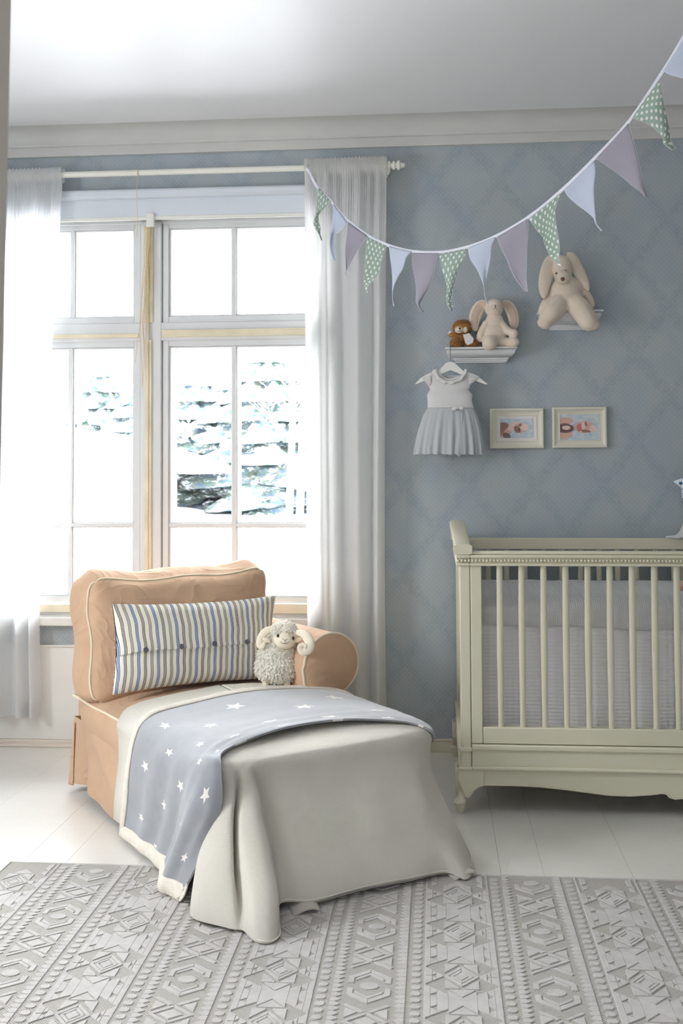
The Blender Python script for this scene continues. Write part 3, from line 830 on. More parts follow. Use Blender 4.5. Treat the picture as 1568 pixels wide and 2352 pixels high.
# ------------------------------------------------------------------ white blanket over the foot of the chaise
ZH = .012
def colw(top_u, top_v, eu, ev, hu, hv, hz=ZH, mid=None, r0=None, ez=.335):
    """control column from the top of the seat over the edge to the hem"""
    r0 = r0 or (max(min(top_u, 1.0), .5), .40)
    P = [W(r0[0], r0[1], ztop(*r0)+.008), W(top_u, top_v, ztop(top_u, top_v)+.008)]
    P.append(W(eu, ev, ez+.006))
    for t, dz in ((.12, 0), (.35, 0), (.65, 0), (.88, 0), (1.0, 0)):
        h = t**1.15; u = eu+(hu-eu)*h; v = ev+(hv-ev)*h
        if mid:
            w_ = math.sin(PI*min(t, .999)); u += mid[0]*w_; v += mid[1]*w_
        P.append(W(u, v, ez-.012-(ez-.012-hz)*t))
    return P
wc = [
 colw(.44, .09, .515, -.008, .53, -.030, .035, r0=(.405, .40)),
 colw(.60, .09, .60, -.010, .62, -.030, .035, r0=(.50, .40)),
 colw(.85, .09, .85, -.010, .85, -.022, .03),
 colw(1.02, .08, 1.05, -.006, 1.04, -.018, .03),
 colw(1.12, .07, 1.165, .005, 1.20, -.020),
 colw(1.15, .09, 1.195, .022, 1.285, -.098, mid=(.0, -.012)),
 colw(1.16, .10, 1.215, .035, 1.36, -.100, mid=(.015, -.016)),
 colw(1.17, .12, 1.222, .050, 1.44, -.060, mid=(.02, -.006)),
 colw(1.17, .14, 1.226, .066, 1.465, -.040, .012, mid=(-.055, .012)),
 colw(1.17, .15, 1.228, .082, 1.545, -.036, .010, mid=(.005, -.012)),
 colw(1.17, .17, 1.230, .100, 1.545, .016, .010, mid=(.02, .010)),
 colw(1.17, .19, 1.230, .125, 1.40, .100, .026, mid=(-.035, .02)),
 colw(1.18, .25, 1.230, .19, 1.425, .185, .022, mid=(-.012, 0)),
 colw(1.18, .38, 1.230, .34, 1.425, .35, .024),
 colw(1.18, .50, 1.228, .50, 1.435, .49, .022),
 colw(1.17, .60, 1.222, .62, 1.43, .61, .014),
 colw(1.15, .66, 1.21, .70, 1.485, .640, .008, mid=(-.06, .01)),
 colw(1.12, .68, 1.18, .742, 1.44, .700, .008, mid=(-.05, .0)),
 colw(1.05, .69, 1.10, .768, 1.28, .800, .012, mid=(-.02, 0)),
 colw(.90, .69, .93, .785, .97, .85, .012),
 colw(.74, .68, .80, .785, .84, .845, .012, r0=(.70, .40)),
 colw(.46, .64, .62, .785, .66, .84, .012, r0=(.405, .41)),
]
def surf(cols, a, b):
    Q = [crom(c, b) for c in (cols[max(0, min(len(cols)-1, i))] for i in range(len(cols)))] if False else None
    n = len(cols)-1; x = a*n; i = min(int(x), n-1); f = x-i
    p = [crom(cols[max(0, min(n, j))], b) for j in (i-1, i, i+1, i+2)]
    return 0.5*((2*p[1]) + (p[2]-p[0])*f + (2*p[0]-5*p[1]+4*p[2]-p[3])*f*f + (3*p[1]-p[0]-3*p[2]+p[3])*f*f*f)
def blanket_fn(cols, wr, sc_=(3, 1), lift=0):
    def fn(a, b):
        p = surf(cols, a, b)
        k = sm(.2, .6, b)
        p = p+Vector((nz(p.x*9, p.y*9, p.z*7), nz(p.x*9+7, p.y*9, p.z*7), .25*nz(p.x*6, p.y*6+3, p.z*6)))*wr*(.5+k)
        if p.z < .008: p.z = .008
        return p, (a*sc_[0], b*sc_[1])
    return fn
wb = obj('white_blanket', M().grid(blanket_fn(wc, .006), 340, 110), MAT['blanket'], None, auto=0, solid=.005)
tag(wb, 'plain white cotton blanket draped over the foot of the chaise onto the rug', 'blanket')
# second layer of the folded blanket showing below the hem, and the turned corners on the rug
def layer(a, b):
    a2 = .565+.235*a; p = surf(wc, a2, .90+.10*b)
    p = p-CU*.012+Vector((0, 0, -.010)); p.z = max(p.z, .009); return p+Vector((0, 0, 0)), (a, b)
obj('under_hem', M().grid(layer, 80, 6), MAT['blanket'], wb, auto=0, solid=.003)
def hemline(a0, a1, off): return [surf(wc, a0+(a1-a0)*k/120, .972)+CU*.0045+Vector((0, 0, .001)) for k in range(121)]
obj('hem_seam', M().tube(hemline(.24, .86, 0), .0013, 5), MAT['blanket'], wb)
def flap(cx, cy_, w, l, ang, up):
    def fn(a, b):
        x = (a-.5)*w*(1-.1*b); y = b*l
        z = .010+up*math.sin(PI*a)*(1-.2*b)+.006*math.sin(3*a+2*b)
        c, s = math.cos(ang), math.sin(ang); return Vector((cx+x*c-y*s, cy_+x*s+y*c, z)), (a*.3, b*.3)
    return fn
q1 = atZ(672, 2085); q2 = atZ(1075, 2015)
obj('turned_corner', M().grid(flap(q1.x+.012, q1.y+.045, .075, .105, math.radians(197), .012), 16, 12), MAT['blanket'], wb, auto=0, solid=.005)
obj('turned_corner', M().grid(flap(q2.x-.035, q2.y+.035, .075, .065, math.radians(205), .010), 16, 12), MAT['blanket'], wb, auto=0, solid=.005)

# ------------------------------------------------------------------ grey star blanket laid across
def scol(pts):
    P = []
    for p in pts:
        u, v = p[0], p[1]
        z = p[2] if len(p) > 2 else ztop(u, v)+.020
        P.append(W(u, v, z))
    return P
stc = [
 scol([(.66, .825, .27), (.64, .800, .345), (.60, .70), (.60, .50), (.605, .30), (.625, .12), (.66, .02, .368), (.70, -.028, .325), (.705, -.042, .24), (.695, -.046, .15), (.675, -.046, .08), (.655, -.046, .020)]),
 scol([(.80, .830, .27), (.80, .806, .345), (.78, .70), (.76, .50), (.76, .30), (.78, .12), (.81, .02, .368), (.83, -.030, .325), (.83, -.046, .24), (.82, -.044, .15), (.80, -.046, .08), (.765, -.046, .018)]),
 scol([(.93, .822, .27), (.93, .800, .345), (.90, .70), (.87, .50), (.87, .30), (.90, .12), (.93, .02, .368), (.945, -.030, .325), (.945, -.040, .24), (.93, -.036, .15), (.90, -.040, .08), (.865, -.046, .018)]),
 scol([(1.05, .812, .28), (1.05, .792, .345), (1.00, .70), (.97, .50), (.97, .30), (1.00, .12), (1.03, .02, .368), (1.04, -.028, .325), (1.035, -.036, .24), (1.02, -.036, .15), (.99, -.040, .08), (.955, -.050, .016)]),
 scol([(1.12, .805, .29), (1.12, .782, .345), (1.06, .70), (1.02, .50), (1.02, .30), (1.06, .12), (1.10, .02, .368), (1.13, -.028, .33), (1.12, -.044, .24), (1.08, -.046, .15), (1.04, -.052, .08), (1.00, -.060, .014)]),
 scol([(1.16, .775, .31), (1.16, .755, .347), (1.10, .69), (1.06, .50), (1.055, .30), (1.09, .12), (1.13, .025, .368), (1.18, -.020, .345), (1.19, -.070, .24), (1.165, -.088, .15), (1.13, -.098, .08), (1.095, -.106, .012)]),
 scol([(1.19, .760, .32), (1.19, .735, .350), (1.13, .67), (1.08, .50), (1.08, .30), (1.11, .12), (1.155, .035, .368), (1.21, -.002, .352), (1.245, -.040, .25), (1.225, -.070, .16), (1.19, -.084, .08), (1.15, -.098, .012)]),
 scol([(1.205, .750, .325), (1.20, .725, .352), (1.145, .66), (1.095, .50), (1.095, .30), (1.125, .12), (1.17, .045, .368), (1.225, .015, .350), (1.262, .000, .26), (1.255, -.040, .16), (1.235, -.075, .08), (1.20, -.095, .012)]),
]
def star_fn(a, b):
    p = surf(stc, a, b)
    k = sm(.55, .8, b)
    # small vertical pleats in the hanging part, soft ripples on top
    p = p - CV*(.005*k*(1-sm(.9, 1, b)*.7)*math.sin(a*34+1.5*math.sin(b*9)))*(1-sm(.7, .95, a))
    p = p+Vector((0, 0, (1-k)*(.0022*math.sin(b*26+5*a)+.003*nz(a*8, b*8))))
    return p, (a*.62+.02, b*1.28)
sb = obj('star_blanket', M().grid(star_fn, 130, 200), MAT['star_cloth'], None, auto=0, solid=.007)
tag(sb, 'grey fleece blanket with cream stars laid across the white blanket', 'blanket')
bd = M(); P1 = [star_fn(0.0, b/90)[0]+Vector((0, 0, .002)) for b in range(1, 91)]; P2 = [star_fn(a/60, 1.0)[0]+Vector((0, 0, .006)) for a in range(0, 61)]
def ribbon(P, nrm, w, r):
    m = M()
    for i, p in enumerate(P): pass
    return m
def rimfn(a, b):     # fuzzy cream edge band, rear/left side of the blanket
    p, _ = star_fn(.030*a, b); q = surf(stc, .045*a, b)
    d = .004+.006*math.sin(PI*a)
    return p + (Vector((0, 0, d)) if b < .55 else -CV*d+Vector((0, 0, d*.3))) - CU*.012*(1-a), (a*.05, b*1.3)
def rim2(a, b):      # hem band
    bb = 1.0-.060*(1-b); p, _ = star_fn(a, bb); d = .004+.007*math.sin(PI*b)
    n_ = (-CV*(1-sm(.8, 1, a))+CU*sm(.75, 1, a)); return p+n_*d+Vector((0, 0, -.004*b)), (a, b*.06)
obj('fleece_border', M().grid(rimfn, 8, 160).grid(rim2, 110, 8), MAT['fleece_rim'], sb, auto=0, solid=.004)

# ------------------------------------------------------------------ striped pillow
PC = {'bl': W(.375, .020, .395), 'br': W(.375, .625, .385), 'tl': W(.268, .055, .685), 'tr': W(.268, .700, .672)}
pil = thing('striped_pillow', W(.36, .33, .39), 'cream pillow with blue and black stripes and four buttons against the back cushion', 'pillow')
PN = (PC['br']-PC['bl']).cross(PC['tl']-PC['bl']); PN.normalize()
if PN.dot(CU) < 0: PN = -PN
def pil_pt(a, b, s):
    x, y = 2*a-1, 2*b-1
    bot = PC['bl'].lerp(PC['br'], a); top = PC['tl'].lerp(PC['tr'], a)
    p = bot.lerp(top, b)
    pin = .014
    p = p + Vector((0, 0, 1))*(-pin*(1-x*x)*(y**3)*.9) - CV*(pin*(1-y*y)*(x**3))
    th = .060*((1-x**2)*(1-abs(y)**2.6)+.0)**.55
    w_ = .0045*nz(a*7, b*6, 2)*((1-x*x)*(1-y*y))**.3
    return p+PN*(s*th+ w_)
def pf(a, b): 
    p = pil_pt(a, b, 1); fold = .0075*(1 if b > .405+.01*math.sin(a*9) else 0)
    # placket: upper flap lies over the lower half
    return p+PN*fold, (a*.66+.030*b+.0010*math.sin(b*22+a*5)+.010*math.sin(b*3)*(a-.5), b*.32)
def pbk(a, b): return pil_pt(1-a, b, -1), ((1-a)*.66, b*.32)
pm = M().grid(pf, 110, 90).grid(pbk, 60, 40)
pc_ = obj('cover', pm, MAT['stripes'], pil, auto=60)
MAT['button'] = plain('grey_button', (96, 98, 106), .4, .5, .05, 60)
for i, a in enumerate((.155, .365, .565, .785)):
    p, _ = pf(a, .425); zr = PN
    rot = Vector((0, 0, 1)).rotation_difference(PN).to_matrix()
    bm = M().lathe([(.0005, .003), (.006, .0035), (.0085, .0045), (.0095, .003), (.0095, 0), (.0005, -.001)], (0, 0, 0), 'z', 16)
    bm.v = [tuple(rot @ Vector(q)+p+PN*.004) for q in bm.v]
    obj('button', bm, MAT['button'], pil)
fr_ = M(); rnd = random.Random(2)
for k in range(60):
    b = rnd.random(); p = pil_pt(0, b, 0); fr_.tube([p, p-CV*rnd.uniform(.003, .007)+Vector((0, 0, rnd.uniform(-.003, .003)))], .0005, 4)
obj('frayed_edge', fr_, MAT['wool'], pil)['kind'] = 'stuff'

# ------------------------------------------------------------------ plush sheep
sp = atZ(645, 1566, .392)
SB = sp.copy()
k_ = SB.y/FPX   # metres per pixel at the sheep
def SP(px, py, dy=0): return atY(px, py, SB.y+dy)
sheep = thing('plush_sheep', SP(645, 1568), 'fluffy white plush sheep with curled felt horns sitting by the rolled arm', 'soft toy')
body = M(); body.ell(SP(638, 1515), (36*k_*1.3, .058, 48*k_)); body.ell(SP(638, 1532, -.005), (51*k_, .066, 34*k_)); body.ell(SP(645, 1475), (31*k_, .042, 34*k_))
obj('body', body, MAT['wool'], sheep, remesh=.004)
def tufts(mesh, centre_list, n, L, w, seed, keep=lambda p: True):
    rnd = random.Random(seed)
    for k in range(n):
        c, r = rnd.choice(centre_list)
        t = math.acos(rnd.uniform(-1, 1)); a = rnd.random()*2*PI
        d = Vector((math.sin(t)*math.cos(a), math.sin(t)*math.sin(a), math.cos(t)))
        p = c+Vector((d.x*r[0], d.y*r[1], d.z*r[2]))*.95
        if not keep(p, d): continue
        d = (d+Vector((rnd.uniform(-.6, .6), rnd.uniform(-.3, .3), rnd.uniform(-.9, .1)))).normalized()
        s_ = d.cross(Vector((rnd.random()-.5, rnd.random()-.5, 1))).normalized()*w*rnd.uniform(.7, 1.3); l = L*rnd.uniform(.6, 1.3)
        c2 = d.cross(s_).normalized()*w*.6
        m1 = p+d*l*.55+Vector((0, 0, l*.06)); tip = p+d*l+Vector((0, 0, -l*.28))+s_*rnd.uniform(-.8, .8)
        mesh.add([p+s_, p-s_+c2, p-c2, m1+s_*.8, m1-s_*.8+c2, m1-c2, tip], [(0, 1, 4, 3), (1, 2, 5, 4), (2, 0, 3, 5), (3, 4, 6), (4, 5, 6), (5, 3, 6)])
def locks(mesh, centre_list, n, L, w, seed, keep):
    """soft overlapping locks lying down over a rounded body"""
    rnd = random.Random(seed)
    for k in range(n):
        c, r = rnd.choice(centre_list); t = math.acos(rnd.uniform(-1, 1)); a = rnd.random()*2*PI
        nn = Vector((math.sin(t)*math.cos(a), math.sin(t)*math.sin(a), math.cos(t)))
        p = c+Vector((nn.x*r[0], nn.y*r[1], nn.z*r[2]))
        if not keep(p, nn): continue
        d = (nn*rnd.uniform(.2, .75)+Vector((rnd.uniform(-.7, .7), rnd.uniform(-.2, .2), -rnd.uniform(.2, 1.1)))).normalized()
        s_ = d.cross(nn)
        if s_.length < .05: continue
        s_ = s_.normalized()*w*rnd.uniform(.7, 1.3); l = L*rnd.uniform(.6, 1.3); up_ = s_.cross(d).normalized()
        if up_.dot(nn) < 0: up_ = -up_
        m1 = p+d*l*.5+up_*w*.55; m0 = p+up_*w*.3; tip = p+d*l-up_*w*.2+s_*rnd.uniform(-.7, .7)
        mesh.add([p-s_*.6, m0, p+s_*.6, p+d*l*.5-s_, m1, p+d*l*.5+s_, tip], [(0, 1, 4, 3), (1, 2, 5, 4), (3, 4, 6), (4, 5, 6)])
tf = M()
hc = SP(652, 1462, -.045)
def keepb(p, d):
    q = p-hc; return not (abs(q.x) < 22*k_ and abs(q.z) < 25*k_ and q.y < .02)
locks(tf, [(SP(638, 1515), (36*k_*1.3, .059, 48*k_)), (SP(638, 1532, -.005), (51*k_, .067, 34*k_)), (SP(638, 1532, -.005), (51*k_, .067, 34*k_)), (SP(645, 1475), (31.5*k_, .043, 34*k_))], 4200, .013, .0034, 4, keepb)
obj('fleece', tf, MAT['wool'], sheep, smooth=True, auto=0)['kind'] = 'stuff'
hd = M(); hd.ell(SP(653, 1464, -.040), (26*k_, .030, 27*k_)); hd.ell(SP(654, 1473, -.052), (23*k_, .024, 18*k_))
head = obj('head', hd, MAT['sheep_skin'], sheep, remesh=.003)
tp_ = M(); locks(tp_, [(SP(652, 1440, -.036), (25*k_, .034, 13*k_)), (SP(640, 1447, -.036), (15*k_, .03, 12*k_)), (SP(668, 1448, -.036), (13*k_, .03, 12*k_))], 1500, .011, .0030, 9, lambda p, d: not (p.y < SB.y-.062 and p.z < SP(650, 1442).z))
obj('forelock', tp_, MAT['wool'], sheep, smooth=False)['kind'] = 'stuff'
for (x, y) in ((638, 1460), (673.5, 1466)): obj('eye', M().ell(SP(x, y, -.0665), (2.6*k_, .004, 4.2*k_)), MAT['dark'], sheep)
def arc(pts, r, dy): 
    Q = [SP(x, y, dy-.0) for x, y in pts]; return M().tube([crom(Q, t/16) for t in range(17)], r, 6)
mo = arc([(644, 1474), (649, 1478), (654, 1478.5), (660, 1477.5), (665, 1474)], .0007, -.0765)
for q in ([(648.5, 1466), (651, 1469), (654.5, 1470.5)], [(660, 1467.5), (657, 1469.5), (654.5, 1470.5)], [(654.5, 1470.5), (654.3, 1474), (654, 1478)]):
    m2 = arc(q, .0007, -.0785); mo.add(m2.v, m2.f)
obj('mouth', mo, MAT['dark'], sheep)
def horn(pts, rs, dy, flat=.5):
    Q = [SP(x, y, d) for x, y, d in pts]; N = 40
    C = [crom(Q, t/N) for t in range(N+1)]; R = [crom([Vector((r, 0, 0)) for r in rs], t/N).x for t in range(N+1)]
    m = M(); vs = []; nn = 14
    for i in range(N+1):
        t = (C[min(i+1, N)]-C[max(i-1, 0)]).normalized(); w2 = t.cross(Vector((0, 1, 0))).normalized()
        for k in range(nn):
            a = 2*PI*k/nn; vs.append(C[i]+w2*math.cos(a)*R[i]+Vector((0, 1, 0))*math.sin(a)*R[i]*flat)
    fs = [(i*nn+k, i*nn+(k+1) % nn, (i+1)*nn+(k+1) % nn, (i+1)*nn+k) for i in range(N) for k in range(nn)]
    fs += [tuple(range(nn)), tuple(range(N*nn, (N+1)*nn))[::-1]]; m.add(vs, fs); return m
K = k_
obj('horn', horn([(632, 1445, -.04), (613, 1449, -.038), (600, 1464, -.036), (597, 1481, -.038), (603, 1484, -.045), (608, 1474, -.055)], [6*K, 9*K, 9*K, 8.5*K, 6*K, 3*K], 0), MAT['sheep_skin'], sheep)
obj('horn', horn([(680, 1452, -.06), (699, 1458, -.088), (711, 1475, -.105), (708, 1492, -.108), (695, 1497, -.108), (688, 1487, -.110), (695, 1480, -.114), (702, 1484, -.117), (699, 1489, -.118)], [5*K, 10*K, 11*K, 11*K, 9*K, 6*K, 4*K, 2.6*K, 1.5*K], 0), MAT['sheep_skin'], sheep)
for (cx, cy2, ax) in ((612, 1471, 25), (684, 1470, -20)):
    obj('ear', M().ell(SP(cx, cy2, -.045), (10*K, .006, 5*K), rotm(0, ax, 0)), MAT['sheep_skin'], sheep)
for x in (610, 659): obj('foot', M().lathe([(.011, -.002), (.0125, .004), (.012, .022), (.008, .03)], (SP(x, 1566, -.03).x, SB.y-.03, SP(x, 1569).z), 'z', 14), MAT['sheep_skin'], sheep)
# ------------------------------------------------------------------ rug with raised pile pattern
RX0, RX1, RY0, RY1 = -1.250, 1.55, 1.35, 3.140
rug = thing('patterned_rug', (.1, 2.2, 0), 'pale grey rug with raised diamond and zigzag bands under the chaise foot', 'rug')
obj('flatweave', M().box(RX0, RX1, RY0, RY1, .0006, .0035), MAT['rug_base'], rug, smooth=False)
pile = M()
def poly(pts, h=.0024):
    """raised pile patch with sloping rim; clipped patches outside the rug are skipped"""
    if any(not (RX0 <= p[0] <= RX1 and RY0 <= p[1] <= RY1) for p in pts): return
    n = len(pts); cx = sum(p[0] for p in pts)/n; cy_ = sum(p[1] for p in pts)/n
    ar = sum(pts[i][0]*pts[(i+1) % n][1]-pts[(i+1) % n][0]*pts[i][1] for i in range(n))
    if ar < 0: pts = pts[::-1]
    top = []
    for i in range(n):
        a, b, c = Vector(pts[i-1]), Vector(pts[i]), Vector(pts[(i+1) % n])
        d1 = (b-a).normalized(); d2 = (c-b).normalized(); n1 = Vector((-d1.y, d1.x)); n2 = Vector((-d2.y, d2.x))
        m_ = n1+n2
        m_ = m_/max(.35, m_.dot(n1)) if m_.length > .1 else n1
        top.append(b+m_*.0006)
    pile.add([(p[0], p[1], .0033) for p in pts]+[(p.x, p.y, .0033+h) for p in top],
             [tuple(range(n, 2*n))]+[(i, (i+1) % n, n+(i+1) % n, n+i) for i in range(n)])
def pring(cx, y, w, h, t, u=None):
    """rhombus outline made of four bars"""
    P = [(cx, y+h), (cx+w, y), (cx, y-h), (cx-w, y)]; k = t/w; Q = [(cx, y+h*(1-k)), (cx+w-t, y), (cx, y-h*(1-k)), (cx-w+t, y)]
    for i in range(4):
        j = (i+1) % 4; poly([P[i], P[j], Q[j], Q[i]])
def rhomb(cx, y, w, h): poly([(cx, y+h), (cx+w, y), (cx, y-h), (cx-w, y)])
xb = .173-.205*7
kk = 0
xs = []
while xb < RX1:
    xs.append((xb, kk)); xb += .205; kk += 1
TR = .316; TB = .237
for xb, kk in xs:
    c = xb+.081; x0, x1 = xb, xb+.162
    isA = ((kk-7) % 2 == 0)
    # solid border strips beside the chain
    if isA:
        y = RY0+.004
        nsteps = int((RY1-RY0)/.0205)
        for i in range(nsteps):
            ya = RY0+.006+i*.0205; 
            poly([(x0, ya), (x0+.011, ya), (x0+.024, ya+.010), (x0+.011, ya+.0195), (x0, ya+.0195)])
            poly([(x1, ya), (x1-.011, ya), (x1-.024, ya+.010), (x1-.011, ya+.0195), (x1, ya+.0195)])
        y0 = 2.93-TR*5
        for i in range(8):
            y = y0+TR*i
            pring(c, y, .050, .040, .013); rhomb(c, y, .026, .020)
            for s in (-1, 1):      # crossing bars and side wedges
                for t in (-1, 1):
                    poly([(c+s*.002, y+t*.042), (c+s*.012, y+t*.038), (c+s*.050, y+t*.068), (c+s*.044, y+t*.075)])
                    poly([(c+s*.018, y+t*.040), (c+s*.046, y+t*.014), (c+s*.046, y+t*.056)])
            # hexagon with an oval heart
            yh = y+TR/2; w, h = .048, .080
            for t in (-1, 1):
                poly([(c-w, yh+t*.012), (c-w, yh+t*.042), (c, yh+t*h), (c, yh+t*(h-.017)), (c-w+.013, yh+t*.036), (c-w+.013, yh+t*.012)])
                poly([(c+w, yh+t*.012), (c+w, yh+t*.042), (c, yh+t*h), (c, yh+t*(h-.017)), (c+w-.013, yh+t*.036), (c+w-.013, yh+t*.012)])
                poly([(c-w+.017, yh+t*.024), (c, yh+t*.050), (c+w-.017, yh+t*.024), (c+w-.017, yh+t*.034), (c, yh+t*.060), (c-w+.017, yh+t*.034)])
            poly([(c+.022*math.cos(a), yh+.017*math.sin(a)) for a in [2*PI*q/10 for q in range(10)]])
    else:
        y0 = 2.99-TB*7
        for i in range(9):
            y = y0+TB*i
            pring(c, y, .040, .049, .0098); pring(c, y, .0275, .0335, .0088); rhomb(c, y, .0155, .019)
            for s in (-1, 1):
                q = lambda a, b: (c+s*a, y+b)
                poly([q(.0825, .042), q(.066, .0265), q(.066, .001), q(.0825, .001)]); poly([q(.0825, -.042), q(.066, -.0265), q(.066, -.001), q(.0825, -.001)])
                poly([q(.0655, .026), q(.057, .018), q(.057, .010), q(.0655, .002)]); poly([q(.0655, -.026), q(.057, -.018), q(.057, -.010), q(.0655, -.002)])
                poly([q(.0565, .0175), q(.040, .0025), q(.040, -.0025), q(.0565, -.0175)])
                for t in (-1, 1):
                    poly([q(.038, t*.016), q(.038, t*.060), q(.007, t*.060), q(.007, t*.054)])
            for t in (-1, 1): poly([(c-.030, y+t*.0635), (c+.030, y+t*.0635), (c, y+t*.0965)])
            ym = y+TB/2
            for s in (-1, 1):
                q = lambda a, b: (c+s*a, ym+b)
                poly([q(.0825, .0745), q(.070, .064), q(.070, -.064), q(.0825, -.0745)])
                for t in (-1, 1): poly([q(.0703, t*.0635), q(.055, t*.052), q(.055, t*.041), q(.0703, t*.029)])
                poly([q(.0703, .028), q(.055, .016), q(.055, -.016), q(.0703, -.028)])
                poly([q(.0552, .052), q(.031, .033), q(.031, -.033), q(.0552, -.052)])
            poly([(c-.0312, ym+.050), (c, ym+.017), (c+.0312, ym+.050), (c+.0312, ym-.050), (c, ym-.017), (c-.0312, ym-.050)])
        for s in (0, 1):
            e = x0 if s == 0 else x1; d = 1 if s == 0 else -1
            ny = 40
            for i in range(ny):
                ya = RY0+(RY1-RY0)*i/ny; yb = RY0+(RY1-RY0)*(i+1)/ny
                poly([(e-d*.0035, ya), (e+d*.0015, ya), (e+d*.0015, yb), (e-d*.0035, yb)], .0022)
    # chain of small rounded bars between the bands
    cx = xb+.1835
    nb = int((RY1-RY0)/.0295)
    for i in range(nb):
        y = RY0+.016+i*.0295
        poly([(cx+.0115*math.copysign(abs(math.cos(a))**.7, math.cos(a)), y+.0098*math.copysign(abs(math.sin(a))**.8, math.sin(a))) for a in [2*PI*(q+.5)/10 for q in range(10)]])
po = obj('pile_pattern', pile, MAT['rug_pile'], rug, auto=30)
po['kind'] = 'stuff'
obj('bound_edge', M().tube([(RX0, RY0, .003), (RX0, RY1, .003), (RX1, RY1, .003), (RX1, RY0, .003)], .0034, 6), MAT['rug_pile'], rug)

# ------------------------------------------------------------------ crib
YF, YB = 3.70, 4.435; CX0, CX1 = .077, 1.583; CM = (CX0+CX1)/2
crib = thing('crib', (CM, (YF+YB)/2, 0), 'cream painted sleigh crib with beaded rail and curved legs against the wall', 'crib')
CP = MAT['cream_paint']
def cbox(nm, x0, x1, y0, y1, z0, z1, bev=.003, parent=crib): return obj(nm, M().box(x0, x1, y0, y1, z0, z1), CP, parent, bevel=bev)
def leg(px, py, sx, sy, foot_y):
    """cabriole leg: knee at the corner, swept ankle, tapered foot"""
    m = M()
    pts = [(.066, .148, .034), (.058, .125, .034), (.046, .100, .030), (.030, .078, .021), (.016, .058, .0165), (.004, .046, .0165), (-.010, .040, .0215), (-.012, .035, .0225), (-.010, .031, .0195), (-.004, .015, .0145), (.0, .0, .0100)]
    vs = []; n = 14
    for (o, z, r) in pts:
        for k in range(n):
            a = 2*PI*k/n; vs.append((px+sx*(o*.35+r*math.cos(a)), py+sy*(o*.35+r*math.sin(a)), z))
    fs = [(i*n+k, i*n+(k+1) % n, (i+1)*n+(k+1) % n, (i+1)*n+k) for i in range(len(pts)-1) for k in range(n)]
    fs += [tuple(range(n)), tuple(range((len(pts)-1)*n, len(pts)*n))[::-1]]
    m.add(vs, fs)
    o = obj('leg', m, CP, crib, auto=60)
    # bracket wings under the apron, front and side
    br = [(.004, .148), (.090, .148), (.090, .093), (.070, .087), (.054, .074), (.044, .058), (.036, .050), (.024, .056), (.012, .085), (.0, .115)]
    b = M(); b.prism([(px+sx*(q[0]-.012), py-sy*.018, q[1]) for q in br], (0, sy*.026, 0))
    b2 = M(); b2.prism([(px-sx*.018, py+sy*(q[0]-.012), q[1]) for q in br], (sx*.026, 0, 0))
    obj('bracket', b, CP, o, bevel=.004); obj('bracket', b2, CP, o, bevel=.004)
leg(CX0-.002, YF+.014, 1, 1, 0); leg(CX0-.002, YB-.012, 1, -1, 0); leg(CX1+.002, YF+.014, -1, 1, 0); leg(CX1+.002, YB-.012, -1, -1, 0)
for s in (0, 1):
    def X(a, b): return (CX0+a, CX0+b) if s == 0 else (CX1-b, CX1-a)
    for (ya, yb) in ((YF, YF+.045), (YB-.045, YB)):
        x0, x1 = X(0, .034); cbox('post', x0, x1, ya, yb, .148, .880)
    # end panel, framed, with a recessed field
    x0, x1 = X(.006, .026)
    pn = obj('end_panel', M().box(x0+.005, x1-.005, YF+.04, YB-.04, .22, .83).box(x0, x1, YF+.045, YF+.11, .15, .86).box(x0, x1, YB-.11, YB-.045, .15, .86).box(x0, x1, YF+.045, YB-.045, .77, .86).box(x0, x1, YF+.045, YB-.045, .15, .30), CP, crib, bevel=.004)
    # arched sleigh crest rail rolling outwards
    cr = M(); N = 30; hw = .027; xc = CX0+.012 if s == 0 else CX1-.012; sg = -1 if s == 0 else 1
    ring = []
    for i in range(N+1):
        f = i/N; y = YF-.014+(YB-YF+.026)*f; ar = math.sin(PI*f)**.9; z = .866+.066*ar; xo = xc+sg*.012*ar
        ring += [(xo-hw, y, z), (xo+hw, y, z), (xo+hw, y, z+.024), (xo+hw*.6, y, z+.028), (xo-hw*.6, y, z+.028), (xo-hw, y, z+.024)]
    cr.add(ring, [(i*6+k, i*6+(k+1) % 6, (i+1)*6+(k+1) % 6, (i+1)*6+k) for i in range(N) for k in range(6)]+[tuple(range(6)), tuple(range(N*6, N*6+6))[::-1]])
    obj('crest_rail', cr, CP, crib, bevel=.003)
    # infill under the arch
    inf = M(); x0, x1 = X(.002, .030); pp = [(x0, YF+.02, .84)]+[(x0+0, YF+.02+(YB-YF-.04)*i/20, .862+.064*math.sin(PI*i/20)**.9) for i in range(21)]+[(x0, YB-.02, .84)]
    inf.prism(pp, (x1-x0, 0, 0)); obj('crest_infill', inf, CP, crib, bevel=.002)
    x0, x1 = X(-.012, .036)
    md = M().box(x0, x1, YF-.012, YB+.004, .850, .862).box(x0, x1, YF-.010, YB+.004, .824, .833)
    obj('end_moulding', md, CP, crib, bevel=.003)
    x0, x1 = X(-.008, .036)
    obj('base_moulding', M().box(x0, x1, YF-.010, YB+.004, .206, .220).box(x0, x1, YF-.012, YB+.004, .146, .157), CP, crib, bevel=.003)
